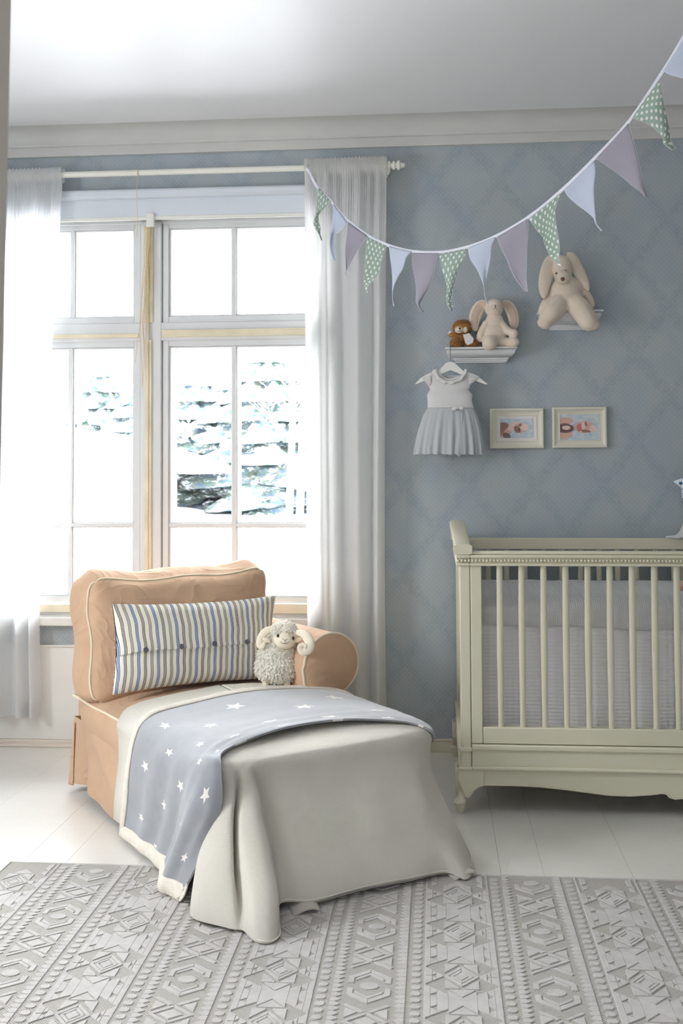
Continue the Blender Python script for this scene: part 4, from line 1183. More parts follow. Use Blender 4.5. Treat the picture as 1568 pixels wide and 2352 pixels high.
# front gate
cbox('stile', CX0+.0355, CX0+.073, YF, YF+.030, .232, .824); cbox('stile', CX1-.073, CX1-.0355, YF, YF+.030, .232, .824)
cbox('top_rail', CX0+.0355, CX1-.0355, YF-.010, YF+.032, .824, .833, .002)
cbox('top_rail', CX0+.0355, CX1-.0355, YF-.004, YF+.032, .833, .850, .002)
tr_ = obj('top_rail', M().box(CX0+.0355, CX1-.0355, YF-.012, YF+.036, .850, .861).box(CX0+.0355, CX1-.0355, YF-.004, YF+.034, .861, .873), CP, crib, bevel=.004)
cbox('bottom_rail', CX0+.074, CX1-.074, YF, YF+.030, .232, .287)
bdm = M()
nbd = int((CX1-CX0+.012)/.0120)
for k in range(nbd): bdm.ell((CX0-.004+.012*k, YF-.006, .8415), (.0052, .0052, .0052), None, 8, 6)
for k in range(60): bdm.ell((CX0-.008, YF-.004+.012*k, .8415), (.0045, .0052, .0052), None, 8, 6)
obj('bead_moulding', bdm, CP, crib)['kind'] = 'stuff'
def spindle(x, y, z0, z1):
    m = M(); N = 14; n = 12; vs = []
    for i in range(N+1):
        f = i/N; r = .0095+.0022*math.sin(PI*min(1, f*1.15))+.0008*(f < .1)
        for k in range(n):
            a = 2*PI*k/n; vs.append((x+r*math.copysign(abs(math.cos(a))**.75, math.cos(a)), y+r*.85*math.copysign(abs(math.sin(a))**.75, math.sin(a)), z0+(z1-z0)*(1-f)))
    m.add(vs, [(i*n+k, i*n+(k+1) % n, (i+1)*n+(k+1) % n, (i+1)*n+k) for i in range(N) for k in range(n)]+[tuple(range(n)), tuple(range(N*n, N*n+n))[::-1]])
    return m
for k in range(18): obj('spindle', spindle(.211+.0728*k, YF+.014, .284, .828), CP, crib, auto=60)
# fascia, mouldings, scalloped apron
cbox('fascia', CX0+.0355, CX1-.0355, YF-.002, YF+.025, .150, .231)
obj('fascia_moulding', M().box(CX0+.0355, CX1-.0355, YF-.012, YF+.02, .212, .231).box(CX0+.0355, CX1-.0355, YF-.012, YF+.02, .146, .160), CP, crib, bevel=.005)
half = [(.149, .148), (.149, .0925), (.20, .0925), (.26, .0925), (.337, .090), (.42, .083), (.50, .074), (.564, .067), (.63, .066), (.70, .072), (.733, .077), (.748, .074), (.757, .064), (.775, .059), (.80, .062), (.815, .058), (CM, .050)]
apx = [(x, YF+.004, z) for x, z in half]+[(2*CM-x, YF+.004, z) for x, z in half[:-1][::-1]]
obj('apron', M().prism(apx, (0, .018, 0)), CP, crib, bevel=.003)
lip = M(); lp = [(x, YF+.003, z+.004) for x, z in half[1:]]+[(2*CM-x, YF+.003, z+.004) for x, z in half[1:-1][::-1]]
obj('apron_bead', lip.tube(lp, .0035, 6), CP, crib)
# rear side
cbox('rear_rail', CX0+.03, CX1-.03, YB-.035, YB-.005, .828, .873); cbox('rear_rail', CX0+.03, CX1-.03, YB-.03, YB-.005, .22, .28)
cbox('rear_fascia', CX0+.03, CX1-.03, YB-.03, YB-.005, .148, .221)
for k in range(18): obj('spindle', spindle(.211-.005+.0728*k, YB-.02, .276, .832), CP, crib, auto=60)
obj('slat_base', M().box(CX0+.03, CX1-.03, YF+.035, YB-.035, .255, .268), CP, crib, smooth=False)

# bedding
MB0, MB1, MY0, MY1 = .128, 1.535, 3.790, 4.385
mt = M()
def matf(a, b):
    per = [(MB0, MY1), (MB0, MY0), (MB1, MY0), (MB1, MY1)]; t = a*4; i = int(t) % 4; f = t-int(t); p, q = per[i], per[(i+1) % 4]
    x = p[0]+(q[0]-p[0])*f; y = p[1]+(q[1]-p[1])*f
    if b < .8:
        z = .270+.40*(b/.8); fo = .007*math.sin(x*24+1.3*math.sin(x*9))*(1-b)+.006*nz(x*9, z*5)
        if i == 1: y += -.004+fo
        if i == 0: x += fo
        return Vector((x, y, z)), (a*4, b*.45)
    g = (b-.8)/.2; return Vector((x+((MB0+MB1)/2-x)*g, y+((MY0+MY1)/2-y)*g, .67)), (a*4, b*.5)
mt.grid(matf, 320, 50, closeu=True)
tag(obj('mattress', mt, MAT['ribbed'], None, auto=0), 'tall white mattress in a ribbed cover behind the crib spindles', 'mattress')
def cbf(a, b):
    x = MB0-.006+(MB1-MB0+.012)*a
    # from the rear edge over the top and down the front
    L = [(MY1+.004, .66), (MY1, .698), (MY1-.03, .708), (4.15, .706+.004*math.sin(x*9)), (3.90, .704), (3.825, .698), (3.786, .676), (3.778, .64), (3.777, .612+.006*math.sin(x*5+1)+.003*math.sin(x*17))]
    t = b*(len(L)-1); i = min(int(t), len(L)-2); 
    P = crom([Vector((0, y, z)) for y, z in L], b)
    wob = .004*nz(x*8, P.y*8, P.z*8)
    end = sm(.03, 0, a)+sm(.97, 1, a)
    return Vector((x, P.y+wob-.0025*math.sin(x*30)*sm(.8, 1, b), P.z+wob-.022*end*(1-sm(.7, .9, b)))), (x, b*1.0)
tag(obj('crib_blanket', M().grid(cbf, 240, 90), MAT['knit'], None, auto=0, solid=.005), 'white waffle-knit blanket spread over the mattress in the crib', 'blanket')
# grey cushion leaning on the far rail, mostly out of the picture
p0 = atY(1556, 1318, 4.33)
cu = M()
def cuf(s):
    def fn(a, b):
        x, y = 2*a-1, 2*b-1; th = .035*((1-x**4)*(1-y**4))**.5
        return Vector((p0.x+.115+.13*x*(1-.05*y*y), p0.y+.0+s*th+.02*y, p0.z-.005+.058*y*(1-.06*x*x)+.004*math.sin(x*9))), (a, b)
    return fn
cu.grid(cuf(-1), 24, 16).grid(cuf(1), 24, 16)
tag(obj('cushion', cu, MAT['cushion_grey'], None, auto=0), 'grey-beige cushion behind the crib spindles at the right edge', 'cushion')
# doll lying on the blanket: only a foot shows in the picture
d0 = atY(1556, 1357, 4.02); d0.z = .722
doll = thing('doll', d0+Vector((.1, 0, -.012)), 'pink-skinned doll lying on the crib blanket at the right edge, one foot showing', 'doll')
dm = M(); tube_pts = lambda P, R: dm.tube(P, R, 10)
dm.ell(d0+Vector((.010, 0, .006)), (.013, .012, .020), rotm(0, 25, 0)); dm.ell(d0+Vector((.003, -.004, -.006)), (.016, .011, .009), rotm(0, -10, 0))
dm.tube([d0+Vector((.014, 0, .012)), d0+Vector((.06, .004, .014)), d0+Vector((.12, .0, .016))], [.010, .015, .018], 10)
dm.tube([d0+Vector((.034, .05, -.002)), d0+Vector((.07, .045, .008)), d0+Vector((.12, .03, .014))], [.010, .014, .018], 10)
dm.ell(d0+Vector((.035, .052, 0)), (.013, .011, .016)); dm.ell(d0+Vector((.165, .015, .022)), (.06, .04, .032)); dm.ell(d0+Vector((.265, .015, .032)), (.045, .042, .044))
dm.tube([d0+Vector((.20, -.02, .02)), d0+Vector((.17, -.055, .004)), d0+Vector((.14, -.06, .0))], [.013, .011, .009], 8)
dm.tube([d0+Vector((.20, .05, .02)), d0+Vector((.17, .085, .004)), d0+Vector((.14, .09, .0))], [.013, .011, .009], 8)
obj('body', dm, MAT['skin'], doll, remesh=.0028)
dr = M().lathe([(.036, 0), (.042, .02), (.043, .05), (.038, .085), (.030, .105)], (d0.x+.105, d0.y+.015, d0.z+.022), 'x', 20)
obj('romper', dr, MAT['mauve'], doll)
# white canopy cloth trailing over the far rail
def cloth(a, b):
    e = [Vector((1527, 1232, 0)), Vector((1535, 1231, 0)), Vector((1552, 1228, 0)), Vector((1566, 1210, 0)), Vector((1590, 1150, 0)), Vector((1600, 1020, 0)), Vector((1604, 860, 0)), Vector((1606, 600, 0)), Vector((1612, 286, 0))]
    f = [Vector((1529, 1235, 0)), Vector((1545, 1237, 0)), Vector((1560, 1239, 0)), Vector((1590, 1232, 0)), Vector((1640, 1190, 0)), Vector((1650, 1040, 0)), Vector((1640, 860, 0)), Vector((1632, 600, 0)), Vector((1624, 286, 0))]
    q = crom(e, a).lerp(crom(f, a), b); p = atY(q.x, q.y, 4.395-.03*math.sin(PI*b)*sm(0, .3, a)+.02*sm(.5, 1, a))
    p.y += .008*math.sin(b*14+a*4)*sm(.1, .6, a); return p, (a*.5, b*.2)
tag(obj('canopy_cloth', M().grid(cloth, 90, 24), MAT['curtain'], None, auto=0, solid=.002), 'white cloth trailing over the far crib rail at the right edge', 'cloth')
# stuffed star hanging from a thread
sc0 = atY(1583, 1112, 4.40)
st = thing('stuffed_star', sc0, 'small stuffed star in white cloth printed with blue stars hanging above the crib', 'ornament')
stm = M(); R1, R2 = .066, .034; N = 10; ang0 = math.radians(90+8)
for s in (-1, 1):
    rim = []; 
    for k in range(N):
        a = ang0+2*PI*k/N; r = R1 if k % 2 == 0 else R2; rim.append(sc0+Vector((r*math.cos(a), 0, r*math.sin(a))))
    mid = [sc0+(p-sc0)*.55+Vector((0, s*.012, 0)) for p in rim]; c_ = sc0+Vector((0, s*.017, 0))
    stm.add(rim+mid+[c_], [(i, (i+1) % N, N+(i+1) % N, N+i) for i in range(N)]+[(N+i, N+(i+1) % N, 2*N) for i in range(N)])
obj('body', stm, MAT['star_plush'], st, auto=80, bevel=.004)
obj('thread', M().tube([sc0+Vector((0, 0, R1)), Vector((sc0.x, sc0.y, CZ))], .0006, 4), MAT['wool'], st)
# ------------------------------------------------------------------ wall shelves with crown profile
def shelf(name, px0, px1, pyt, label, pxb0, pxb1, pyb):
    YFr = WY-.095
    a = atY(px0, pyt, YFr); b = atY(px1, pyt, YFr); c = atY(pxb0, pyb, WY-.03); d = atY(pxb1, pyb, WY-.03)
    x0, x1, zt, zb = a.x, b.x, a.z, c.z; H_ = zt-zb
    e = thing(name, ((x0+x1)/2, WY, zb), label, 'shelf', 'white moulded wall ledges')
    obj('top_board', M().box(x0, x1, YFr, WY, zt-.0085, zt), MAT['frame_paint'], e, bevel=.0015)
    ins = (c.x-x0)
    prof = [(0.004, 0.010), (.006, .013)]   # (inset, drop)
    for k in range(9):
        t = k/8; prof.append((.007+(ins-.012)*(1-math.cos(t*PI/2))**.9, .014+(H_-.034)*math.sin(t*PI/2)))
    prof += [(ins-.007, H_-.019), (ins-.007, H_-.013), (ins-.002, H_-.012), (ins-.002, H_-.006), (ins+.002, H_-.005), (ins+.002, H_)]
    m = M(); vs = []
    for (i_, dr_) in prof:
        z = zt-dr_; y = YFr+i_*1.6; y = min(y, WY-.012)
        vs += [(x0+i_, WY, z), (x0+i_, y, z), (x1-i_, y, z), (x1-i_, WY, z)]
    fs = [(i*4+k, i*4+k+1, (i+1)*4+k+1, (i+1)*4+k) for i in range(len(prof)-1) for k in range(3)]
    fs += [(0, 1, 2, 3), tuple((len(prof)-1)*4+k for k in (3, 2, 1, 0))]
    m.add(vs, fs); obj('moulding', m, MAT['frame_paint'], e, auto=40)
    return x0, x1, YFr, zt
s1 = shelf('wall_shelf', 1022, 1188, 797.5, 'white moulded wall ledge carrying the brown teddy, above the dress', 1044, 1162, 834)
s2 = shelf('wall_shelf', 1236, 1386, 713, 'white moulded wall ledge under the larger rabbit, set higher on the right', 1262, 1358, 757)

# ------------------------------------------------------------------ soft toys on the ledges
def px(x, y, Y): return atY(x, y, Y)
def blob(m, cx, cy, rx, ry, Y, dep=None, ang=0):
    k = Y/FPX; m.ell(atY(cx, cy, Y), (rx*k, (dep if dep else min(rx, ry)*k), ry*k), rotm(0, ang, 0))
def limb(m, pts, rs, n=12):
    P = [atY(x, y, Y) for x, y, Y in pts]; k = P[0].y/FPX; N = 14
    C = [crom(P, t/N) for t in range(N+1)]; R = [crom([Vector((r*k, 0, 0)) for r in rs], t/N).x for t in range(N+1)]
    m.tube(C, R, n); m.ell(C[0], (R[0],)*3, None, 12, 8); m.ell(C[-1], (R[-1],)*3, None, 12, 8)
YT = WY-.055
# small rabbit
kz = YT/FPX
rb = thing('plush_rabbit', px(1134, 799, YT), 'small cream plush rabbit looking up, sitting beside the brown teddy', 'soft toy', 'plush rabbits on the ledges')
m = M()
blob(m, 1134, 768, 30, 30, YT, .040); blob(m, 1135, 744, 22, 28, YT, .032); blob(m, 1134, 708, 21.5, 22, YT-.008, .036); blob(m, 1136, 699, 17, 12, YT-.03, .024)
limb(m, [(1150, 742, YT-.01), (1166, 760, YT-.022), (1180, 766, YT-.034)], [9, 9, 10.5]); limb(m, [(1116, 744, YT-.01), (1106, 762, YT-.016), (1101, 778, YT-.016)], [9, 9, 9])
limb(m, [(1142, 786, YT-.005), (1164, 787, YT-.028), (1181, 786, YT-.042)], [13, 11.5, 11.5]); limb(m, [(1124, 786, YT-.01), (1124, 787, YT-.03), (1124, 788, YT-.055)], [15, 17, 18])
obj('body', m, MAT['plush'], rb, remesh=.0035)
def ear(parent, pts, w, Y, lin_=True, th=4, side=1):
    """flat hanging ear: outer plush shell and paler lining"""
    k = Y/FPX; P = [atY(x, y, Y+dy) for x, y, dy in pts]; N = 22
    def prof(t): return w*k*(math.sin(PI*(.10+.88*t))**.62)
    def fn(s, yo, sc_):
        def f(a, b):
            c = crom(P, b); t = (crom(P, min(1, b+.03))-crom(P, max(0, b-.03))).normalized(); nrm = Vector((t.z, 0, -t.x)).normalized()
            x = 2*a-1; r = prof(b)*sc_
            return c+nrm*x*r+Vector((0, s*th*k*(1-x*x)**.5*.9+yo, 0)), (a, b)
        return f
    mm = M(); mm.grid(fn(-1, 0, 1), 12, N).grid(fn(1, 0, 1), 12, N)
    o = obj('ear', mm, MAT['plush'], parent, auto=0)
    if lin_: obj('ear_lining', M().grid(fn(-1, -.0012, .78), 10, N), MAT['plush_in'], o, auto=0)
ear(rb, [(1116, 698, -.01), (1103, 702, 0), (1092, 722, .0), (1089, 745, 0), (1094, 760, -.002)], 14, YT, True)
ear(rb, [(1153, 698, -.01), (1166, 702, 0), (1177, 722, 0), (1180, 745, 0), (1178, 757, -.002)], 13, YT, True)
nm = M(); nm.tube([px(1136.5, 700, YT-.056), px(1137.5, 704, YT-.056), px(1137, 707, YT-.054)], .0016, 6); nm.tube([px(1137, 707, YT-.054), px(1141, 712, YT-.051)], .0008, 5); nm.tube([px(1137, 707, YT-.054), px(1133, 711, YT-.051)], .0008, 5)
obj('nose', nm, MAT['dark'], rb)
# big rabbit
Y2 = WY-.075
rb2 = thing('plush_rabbit', px(1300, 715, Y2), 'larger cream plush rabbit with long ears, legs dangling over the higher ledge', 'soft toy', 'plush rabbits on the ledges')
m = M()
blob(m, 1298, 672, 38, 38, Y2+.005, .052); blob(m, 1303, 690, 34, 26, Y2, .050); blob(m, 1310, 660, 30, 24, Y2+.01, .045)
blob(m, 1290, 618, 24, 32, Y2-.015, .045, -6); blob(m, 1292, 637, 17, 17, Y2-.048, .030)
limb(m, [(1282, 700, Y2-.02), (1268, 717, Y2-.045), (1254, 735, Y2-.050), (1252, 741, Y2-.052)], [24, 23, 18, 16]); limb(m, [(1256, 739, Y2-.05), (1246, 741, Y2-.055)], [15, 13])
limb(m, [(1322, 700, Y2-.02), (1338, 718, Y2-.045), (1350, 738, Y2-.052)], [25, 24, 22]); limb(m, [(1350, 744, Y2-.052), (1364, 746, Y2-.055)], [17, 13])
limb(m, [(1266, 680, Y2+.005), (1250, 698, Y2-.01), (1243, 717, Y2-.014)], [10, 9, 9]); limb(m, [(1345, 672, Y2+.005), (1355, 690, Y2), (1358, 702, Y2)], [9, 9, 8])
obj('body', m, MAT['plush'], rb2, remesh=.0042)
ear(rb2, [(1276, 594, -.02), (1264, 600, -.015), (1254, 632, -.02), (1249, 662, -.02), (1250, 686, -.018)], 15.5, Y2, False, 6)
ear(rb2, [(1300, 588, -.02), (1312, 592, -.018), (1328, 622, -.014), (1342, 648, -.01), (1351, 668, -.008)], 13, Y2, False, 6)
obj('nose', M().ell(px(1291.5, 641, Y2-.078), (4.6*kz, .0045, 4.6*kz)), MAT['brown_nose'], rb2)
for x, y in ((1277, 627.5), (1298.5, 622)): obj('eye', M().ell(px(x, y, Y2-.060), (1.9*kz, .003, 1.9*kz)), MAT['dark'], rb2)
# teddy
Y3 = WY-.052
td = thing('teddy_bear', px(1062, 798, Y3), 'tiny ginger teddy bear with pale face and cream scarf on the lower ledge', 'soft toy')
m = M(); blob(m, 1062, 782, 22, 17, Y3, .030); blob(m, 1061, 753, 20, 15, Y3-.004, .030); limb(m, [(1050, 772, Y3-.012), (1042, 770, Y3-.022), (1034, 768, Y3-.028)], [7, 7, 6]); limb(m, [(1076, 772, Y3-.012), (1082, 778, Y3-.02), (1086, 784, Y3-.02)], [7, 7, 6])
blob(m, 1048, 788, 13, 11, Y3-.028, .02); blob(m, 1082, 790, 16, 8, Y3-.022, .02)
obj('body', m, MAT['teddy'], td, remesh=.003)
ft = M()
kk3 = Y3/FPX
tufts(ft, [(px(1062, 782, Y3), (22*kk3, .030, 17*kk3)), (px(1061, 752, Y3-.004), (20.5*kk3, .031, 15.5*kk3)), (px(1061, 745, Y3), (19*kk3, .028, 9*kk3)), (px(1048, 788, Y3-.028), (13*kk3, .02, 11*kk3)), (px(1082, 789, Y3-.022), (16*kk3, .02, 9*kk3))], 2600, .009, .0012, 21,
      lambda p, d: not (p.y < Y3-.018 and px(1040, 767, Y3).z < p.z < px(1040, 749, Y3).z and px(1046, 758, Y3).x < p.x < px(1073, 758, Y3).x))
obj('fur', ft, MAT['teddy'], td, auto=0)['kind'] = 'stuff'
m = M(); blob(m, 1054, 758, 10, 8, Y3-.030, .014); blob(m, 1068, 757, 6, 8, Y3-.024, .012)
obj('muzzle', m, MAT['teddy_face'], td, remesh=.002)
obj('nose', M().ell(px(1055.5, 754, Y3-.045), (2.2*kk3, .003, 2.2*kk3)), MAT['dark'], td)
mm = M().tube([px(1055.5, 756, Y3-.046), px(1056, 760, Y3-.045)], .0007, 5).tube([px(1051, 760, Y3-.044), px(1056, 761.5, Y3-.045), px(1060, 759, Y3-.044)], .0007, 5)
obj('mouth', mm, MAT['dark'], td)
for (x, y) in ((1033.5, 766), ): obj('paw', M().ell(px(x, y, Y3-.03), (5*kk3, .006, 5.5*kk3)), MAT['teddy_face'], td)
sf = M()
sf.prism([px(1063, 769, Y3-.034), px(1077, 765, Y3-.034), px(1088, 778, Y3-.040), px(1086, 788, Y3-.044), px(1074, 793, Y3-.044), px(1068, 788, Y3-.040)], (0, -.004, 0))
obj('scarf', sf, MAT['dress_top'], td, bevel=.002)

# ------------------------------------------------------------------ baby dress on a hanger
YH = WY-.105
hg = thing('clothes_hanger', px(1036, 834, YH), 'white wooden child hanger hooked over the lower ledge', 'hanger')
hp = [(953, 882), (966, 868), (985, 858), (1008, 851), (1017, 841), (1024, 834), (1034, 831), (1044, 834), (1052, 841), (1062, 851), (1085, 859), (1103, 869), (1120, 883), (1112, 883), (1100, 878), (1080, 870), (1060, 862), (1050, 857), (1034, 851), (1020, 857), (1010, 862), (990, 869), (970, 878), (955, 883)]
obj('body', M().prism([px(x, y, YH+.004) for x, y in hp], (0, -.011, 0)), MAT['white_paint'], hg, bevel=.003)
hk = [px(1034, 832, YH), px(1034, 815, YH), px(1033.5, 800, YH), px(1033, 796, YH), px(1033.5, 793.5, YH+.006), px(1034, 793.5, YH+.016), px(1034, 796, YH+.020)]
obj('hook', M().tube([crom(hk, t/20) for t in range(21)], .0014, 8), MAT['wire'], hg)
dr = thing('baby_dress', px(1031, 1046, YH), "white baby dress with grey tulle skirt and small bow, hanging on the hanger", 'dress')
def tubef(rows, pleat=0, ph=0, n=1, xoff=0):
    """rows: (pxL, pxR, py, depth) front-ellipse body"""
    L = [Vector((a, 0, c)) for a, b, c, d in rows]; Rr = [Vector((b, 0, d)) for a, b, c, d in rows]
    def fn(a, b):
        l = crom(L, b); r = crom(Rr, b); an = 2*PI*a; cx = (l.x+r.x)/2; hw = (r.x-l.x)/2
        pl = pleat*b*(math.sin(an*17+ph)+.6*math.sin(an*29+2))*.5
        x = cx+hw*math.cos(an)*(1+pl*.05); p = atY(x, l.z+ (pl*1.2), YH)
        p.y += -r.z*math.sin(an)*(1+pl*.30); return p, (a*.5, b*.2)
    return fn
bo = M(); bo.grid(tubef([(977, 1085, 862, .010), (980, 1080, 874, .014), (986, 1079, 890, .018), (987, 1076, 896, .018), (981, 1084, 907, .020), (982, 1083, 920, .020), (982, 1088, 938, .022)]), 96, 30, closeu=True)
# scoop the neck
sx0 = px(1034, 862, YH)
nv_ = []
for (x, y, z) in bo.v:
    q = abs(x-sx0.x)/.042
    if y < YH and q < 1:
        zn = px(1034, 871, YH).z + .022*q*q*1.0
        z = min(z, zn) if z > zn-.02 else z
    nv_.append((x, y, z))
bo.v = nv_
obj('bodice', bo, MAT['dress_top'], dr, auto=0, solid=.0015)
MAT['tulle'] = weave('grey_tulle', (206, 210, 214), .9, 3000, .3, .03, transl=.15)
sk_l = tubef([(982, 1088, 937, .024), (972, 1096, 955, .034), (962, 1104, 985, .042), (955, 1109, 1015, .046), (951, 1111, 1040, .048), (951, 1111, 1044, .048)], 1.0, .4)
obj('skirt', M().grid(sk_l, 220, 40, closeu=True), MAT['tulle'], dr, auto=0, solid=.001)
split = M()
def spf(a, b): # front overlap of the tulle layer
    x = 1034+ (1062-1034)*a; y = 946+100*b+ (3*math.sin(a*9)); p = px(x-4*b, y, YH); p.y -= .028+.022*b+.004*math.sin(a*8+b*2); return p, (a, b)
obj('skirt_overlay', M().grid(spf, 20, 24), MAT['tulle'], dr, auto=0, solid=.001)
def slv(s):
    def fn(a, b):
        if s < 0: A = [Vector((988, 858, 0)), Vector((976, 862, 0)), Vector((969, 868, 0))]; B = [Vector((990, 890, 0)), Vector((986, 890, 0)), Vector((978, 880, 0))]
        else: A = [Vector((1075, 856, 0)), Vector((1090, 860, 0)), Vector((1100, 865, 0))]; B = [Vector((1076, 892, 0)), Vector((1079, 886, 0)), Vector((1088, 877, 0))]
        q = crom(A, b).lerp(crom(B, b), a); p = px(q.x, q.y, YH); p.y -= .016*math.sin(PI*a)+.004*math.sin(a*18)*b; return p, (a*.05, b*.05)
    return fn
for s in (-1, 1): obj('sleeve', M().grid(slv(s), 24, 12), MAT['dress_top'], dr, auto=0, solid=.0015)
cpth = [Vector((1005, 847, 0)), Vector((1006, 858, 0)), Vector((1014, 868, 0)), Vector((1028, 874, 0)), Vector((1046, 873, 0)), Vector((1058, 865, 0)), Vector((1066, 854, 0)), Vector((1066, 848, 0))]
opth = [Vector((993, 852, 0)), Vector((999, 868, 0)), Vector((1012, 879, 0)), Vector((1026, 883, 0)), Vector((1046, 881, 0)), Vector((1064, 872, 0)), Vector((1073, 857, 0)), Vector((1074, 850, 0))]
def colf(a, b):
    q = crom(cpth, a).lerp(crom(opth, a), b*(1+.10*math.sin(a*40))); p = px(q.x, q.y, YH); p.y -= .018+.007*math.sin(PI*b)+.002*math.sin(a*38)*b-.006*abs(2*a-1)**3; return p, (a*.15, b*.02)
obj('collar', M().grid(colf, 90, 6), MAT['dress_top'], dr, auto=0, solid=.0012)
bw = M(); bc0 = px(1051, 938.5, YH)+Vector((0, -.034, 0))
bw.ell(bc0+Vector((-.013, 0, -.001)), (.012, .005, .008), rotm(0, -14, 0)); bw.ell(bc0+Vector((.013, 0, .001)), (.012, .005, .008), rotm(0, 14, 0)); bw.ell(bc0, (.004, .006, .005))
obj('bow', bw, MAT['dress_top'], dr)

# ------------------------------------------------------------------ picture frames
def frame(x0, y0, x1, y1, label, photo, mat_w, tilt=0):
    YP = WY-.022
    a = atY(x0, y1, YP); b = atY(x1, y0, YP); X0, X1, Z0, Z1 = a.x, b.x, a.z, b.z
    c = Vector(((X0+X1)/2, WY, Z0)); e = thing('picture_frame', c, label, 'picture frame', 'cream framed baby photographs')
    prof = [(0, WY-.002), (0, YP+.003), (.003, YP), (.008, YP), (.011, YP+.003), (.020, YP+.008), (.026, YP+.010), (.028, YP+.008), (.031, YP+.009), (.032, WY-.006)]
    vs = []
    for i_, y in prof: vs += [(X0+i_, y, Z0+i_), (X1-i_, y, Z0+i_), (X1-i_, y, Z1-i_), (X0+i_, y, Z1-i_)]
    fs = [(i*4+k, i*4+(k+1) % 4, (i+1)*4+(k+1) % 4, (i+1)*4+k) for i in range(len(prof)-1) for k in range(4)]
    if 'cream_gloss' not in MAT: MAT['cream_gloss'] = plain('cream_frame_paint', (226, 222, 206), .4, .4, .02)
    obj('moulding', M().add(vs, fs), MAT['cream_gloss'], e, auto=30)
    if mat_w: obj('mount', M().box(X0+.030, X1-.030, WY-.010, WY-.006, Z0+.030, Z1-.030), MAT['mat_board'], e, smooth=False)
    q = .031+mat_w
    v = [(X0+q, WY-.0115, Z0+q), (X1-q, WY-.0115, Z0+q), (X1-q, WY-.0115, Z1-q), (X0+q, WY-.0115, Z1-q)]
    v2 = [(x, y+.001, z) for x, y, z in v]
    pm_ = M().add(v+v2, [(0, 1, 2, 3), (7, 6, 5, 4), (0, 4, 5, 1), (1, 5, 6, 2), (2, 6, 7, 3), (3, 7, 4, 0)], [(0.001, 0.001), (1, 0), (1, 1), (0, 1)]*2)
    obj('photograph', pm_, photo, e, smooth=False)
frame(1125, 937, 1248, 1030, 'cream framed baby photo with white mount, nearer to the dress', MAT['photo_a'], .0115)
frame(1269, 934, 1393, 1029, 'cream framed baby photo without mount, right of the mounted one', MAT['photo_b'], .0)

# ------------------------------------------------------------------ bunting on a string from the curtain rod to beyond the picture
BA = Vector((-.545, 4.325)); bh = math.radians(47); BN = Vector((math.sin(bh), math.cos(bh)))
def bp(x, y, off=0):
    d = ray(x, y); t = (BA.dot(BN)+off)/(d.x*BN.x+d.y*BN.y); return EYEP+d*t
bun = thing('bunting', bp(1040, 579), 'string of green dotted, pale blue and mauve triangular flags from the curtain rod', 'bunting')
nodes = [(703, 386), (711, 397), (728, 429), (760, 463), (797, 505), (843, 540), (890, 563), (942, 577), (1008, 580), (1072, 568), (1138, 543), (1212, 500), (1290, 437), (1367, 362), (1445, 278), (1517, 172), (1568, 88), (1620, -10), (1650, -68)]
NP = [bp(x, y) for x, y in nodes]
sp_ = [crom(NP, t/200) for t in range(201)]
tm_ = M(); vs = []
bnv = Vector((BN.x, BN.y, 0))
for i, p in enumerate(sp_):
    t = (sp_[min(i+1, 200)]-sp_[max(i-1, 0)]).normalized(); n_ = t.cross(bnv).normalized()
    if n_.z < 0: n_ = -n_
    for (h, w_) in ((-.006, -.0012), (.006, -.0012), (.006, .0012), (-.006, .0012)): vs.append(p+n_*h+bnv*w_)
tm_.add(vs, [(i*4+k, i*4+(k+1) % 4, (i+1)*4+(k+1) % 4, (i+1)*4+k) for i in range(200) for k in range(4)]+[(0, 1, 2, 3), (803, 802, 801, 800)])
obj('tape', tm_, MAT['tape'], bun, auto=0)
knot = M(); 
knot.tube([NP[0]+Vector((.0, .012, 0)), Vector((NP[0].x-.002, RODY, RODZ+.019)), Vector((NP[0].x-.002, RODY+.02, RODZ)), Vector((NP[0].x, RODY, RODZ-.019)), NP[0]], .003, 6)
obj('knot', knot, MAT['tape'], bun)
P_, B_, V_ = 'polka', 'pale_blue', 'mauve'
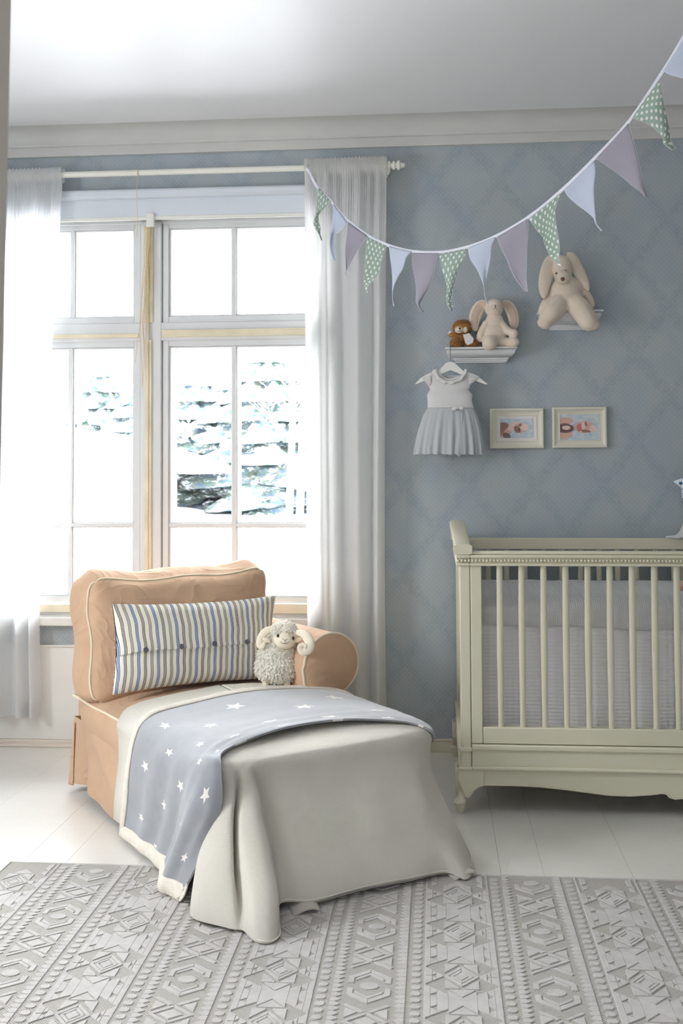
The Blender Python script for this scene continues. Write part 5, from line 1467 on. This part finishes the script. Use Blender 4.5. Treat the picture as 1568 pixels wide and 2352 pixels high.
# each flag: left edge points, right edge points (top to tip, same count), twist
flags = [
 (P_, [(731, 431), (729, 460), (725, 490), (720, 510), (723, 523), (732, 538), (737, 551)], [(759, 463), (744, 480), (732, 492), (731, 500), (736, 524), (735, 536), (740, 553)], .012),
 (B_, [(765, 468), (764, 500), (760, 530), (757, 560), (760, 580), (765, 592), (768, 598)], [(796, 510), (782, 530), (768, 540), (767, 555), (769, 572), (771, 590), (772, 597)], .012),
 (V_, [(799, 510), (797, 540), (793, 570), (793, 600), (794, 620), (792, 630), (796, 639)], [(842, 541), (832, 560), (823, 572), (808, 600), (797, 620), (795, 630), (798, 639)], .010),
 (P_, [(843, 545), (841, 570), (839, 600), (838, 625), (835, 645), (838, 660), (843, 672)], [(888, 567), (879, 585), (876, 605), (866, 632), (853, 648), (845, 658), (845, 672)], .008),
 (B_, [(893, 566), (896, 592), (899, 615), (901, 640), (901, 665), (901, 685), (903, 703)], [(944, 578), (932, 592), (925, 616), (914, 635), (904, 660), (902, 685), (906, 703)], .008),
 (V_, [(947, 582), (946, 605), (953, 640), (956, 665), (955, 690), (960, 704), (969, 716)], [(1006, 582), (1000, 600), (995, 630), (985, 658), (970, 685), (963, 700), (973, 717)], .008),
 (P_, [(1009, 584), (1011, 605), (1022, 640), (1026, 660), (1025, 685), (1028, 700), (1035, 713)], [(1070, 572), (1066, 592), (1050, 625), (1043, 655), (1038, 680), (1039, 700), (1040, 714)], .008),
 (B_, [(1074, 570), (1080, 595), (1096, 620), (1107, 645), (1112, 665), (1113, 680), (1119, 698)], [(1137, 545), (1128, 565), (1125, 595), (1118, 630), (1113, 660), (1114, 680), (1121, 697)], .010),
 (V_, [(1141, 545), (1150, 570), (1163, 595), (1170, 612), (1182, 637), (1195, 655), (1206, 669)], [(1211, 503), (1212, 530), (1210, 570), (1209, 605), (1208, 635), (1210, 660), (1211, 670)], .006),
 (P_, [(1215, 503), (1232, 528), (1246, 543), (1250, 560), (1259, 580), (1268, 595), (1286, 612)], [(1286, 446), (1275, 480), (1276, 510), (1281, 540), (1285, 570), (1283, 595), (1290, 614)], .010),
 (B_, [(1296, 438), (1305, 452), (1325, 470), (1345, 485), (1362, 500), (1368, 515), (1380, 531)], [(1364, 370), (1366, 395), (1363, 430), (1364, 465), (1367, 498), (1371, 515), (1383, 530)], .008),
 (V_, [(1369, 364), (1395, 382), (1420, 400), (1435, 412), (1452, 427), (1468, 439), (1482, 451)], [(1443, 284), (1452, 315), (1462, 355), (1468, 380), (1475, 410), (1481, 435), (1486, 452)], .006),
 (P_, [(1451, 271), (1468, 276), (1488, 285), (1508, 300), (1522, 315), (1524, 330), (1543, 344)], [(1514, 184), (1518, 205), (1522, 230), (1530, 265), (1537, 300), (1541, 325), (1551, 342)], .010),
 (B_, [(1523, 163), (1540, 172), (1560, 177), (1582, 184), (1605, 192), (1630, 202), (1655, 214)], [(1572, 88), (1582, 105), (1595, 130), (1610, 155), (1625, 178), (1640, 198), (1658, 215)], .006),
]
for fi, (mt_, Lp, Rp, tw_) in enumerate(flags):
    Lv = [Vector((x, y, 0)) for x, y in Lp]; Rv = [Vector((x, y, 0)) for x, y in Rp]
    A_ = bp(*Lp[0]); B2 = bp(*Rp[0]); wid = (B2-A_).length; hgt = (bp(*Lp[-1])-A_.lerp(B2, .5)).length
    tip = (bp(*Lp[-1])+bp(*Rp[-1]))/2
    def ff(a, b):
        q = crom(Lv, b).lerp(crom(Rv, b), a)
        off = -.008-tw_*1.6*math.sin(b*3.6+fi*1.7)*b - .010*math.sin(PI*a+b*2.2+fi)*sm(0, .3, b)*(1-.5*b)
        if b < .02: off = -.002
        p = bp(q.x, q.y, off)
        # flat cloth coordinates
        e = A_.lerp(B2, a).lerp(tip, b)
        return p, (a*wid*(1-b)+wid*.5*b+fi*.31, hgt*(1-b))
    fo = obj('flag', M().grid(ff, 14, 44), MAT[mt_], bun, auto=0, solid=.0016)
    ed = M()
    for sd in (0, 1): ed.tube([ff(sd, t/30)[0] for t in range(31)], .0009, 5)
    obj('stitched_edge', ed, MAT['tape'] if mt_ != P_ else MAT[P_], fo)
WORLD=16.0; EXPO=0.2
# ------------------------------------------------------------------ light
w = bpy.data.worlds.new('sky'); S.world = w; w.use_nodes = True
wn = w.node_tree; bg = wn.nodes['Background']
tc = wn.nodes.new('ShaderNodeTexCoord'); sx = wn.nodes.new('ShaderNodeSeparateXYZ'); mr = wn.nodes.new('ShaderNodeMapRange'); mx = wn.nodes.new('ShaderNodeMix'); mx.data_type = 'RGBA'
wn.links.new(tc.outputs['Generated'], sx.inputs[0]); wn.links.new(sx.outputs[2], mr.inputs[0])
mr.inputs[1].default_value = 0; mr.inputs[2].default_value = .8
wn.links.new(mr.outputs[0], mx.inputs[0]); mx.inputs[6].default_value = (1, .995, .98, 1); mx.inputs[7].default_value = (.90, .95, 1, 1)
wn.links.new(mx.outputs[2], bg.inputs[0]); st_ = wn.nodes.new('ShaderNodeMapRange'); wn.links.new(sx.outputs[2], st_.inputs[0]); st_.inputs[1].default_value = .08; st_.inputs[2].default_value = .5; st_.inputs[3].default_value = WORLD*.8; st_.inputs[4].default_value = WORLD*1.5; wn.links.new(st_.outputs[0], bg.inputs[1])
def portal(name, loc, rot, sx_, sy_):
    l = bpy.data.lights.new(name, 'AREA'); l.shape = 'RECTANGLE'; l.size = sx_; l.size_y = sy_
    l.cycles.is_portal = True
    o = bpy.data.objects.new(name, l); COL.objects.link(o); o.location = loc; o.rotation_euler = rot
portal('portal_back', ((HX0+HX1)/2, WY+.2, (HZ0+HZ1)/2), (-PI/2, 0, 0), HX1-HX0, HZ1-HZ0)
portal('portal_left', (WX0-.19, 2.4, 1.475), (PI/2, 0, -PI/2), 1.0, 1.15)  # guides sky light through the added left fill opening
portal('portal_front', (0, RY-.19, 1.55), (PI/2, 0, 0), .7, .7)  # same for the added fill opening behind the camera
S.view_settings.view_transform = 'Standard'; S.view_settings.look = 'None'
S.view_settings.exposure = EXPO; S.view_settings.gamma = 1; S.view_settings.use_curve_mapping = False
cy = S.cycles
cy.use_denoising = True; cy.use_adaptive_sampling = True; cy.adaptive_threshold = .05; cy.max_bounces = 6; cy.diffuse_bounces = 4; cy.glossy_bounces = 3; cy.transparent_max_bounces = 16; cy.transmission_bounces = 4
cy.sample_clamp_indirect = 6; cy.caustics_reflective = False; cy.caustics_refractive = False
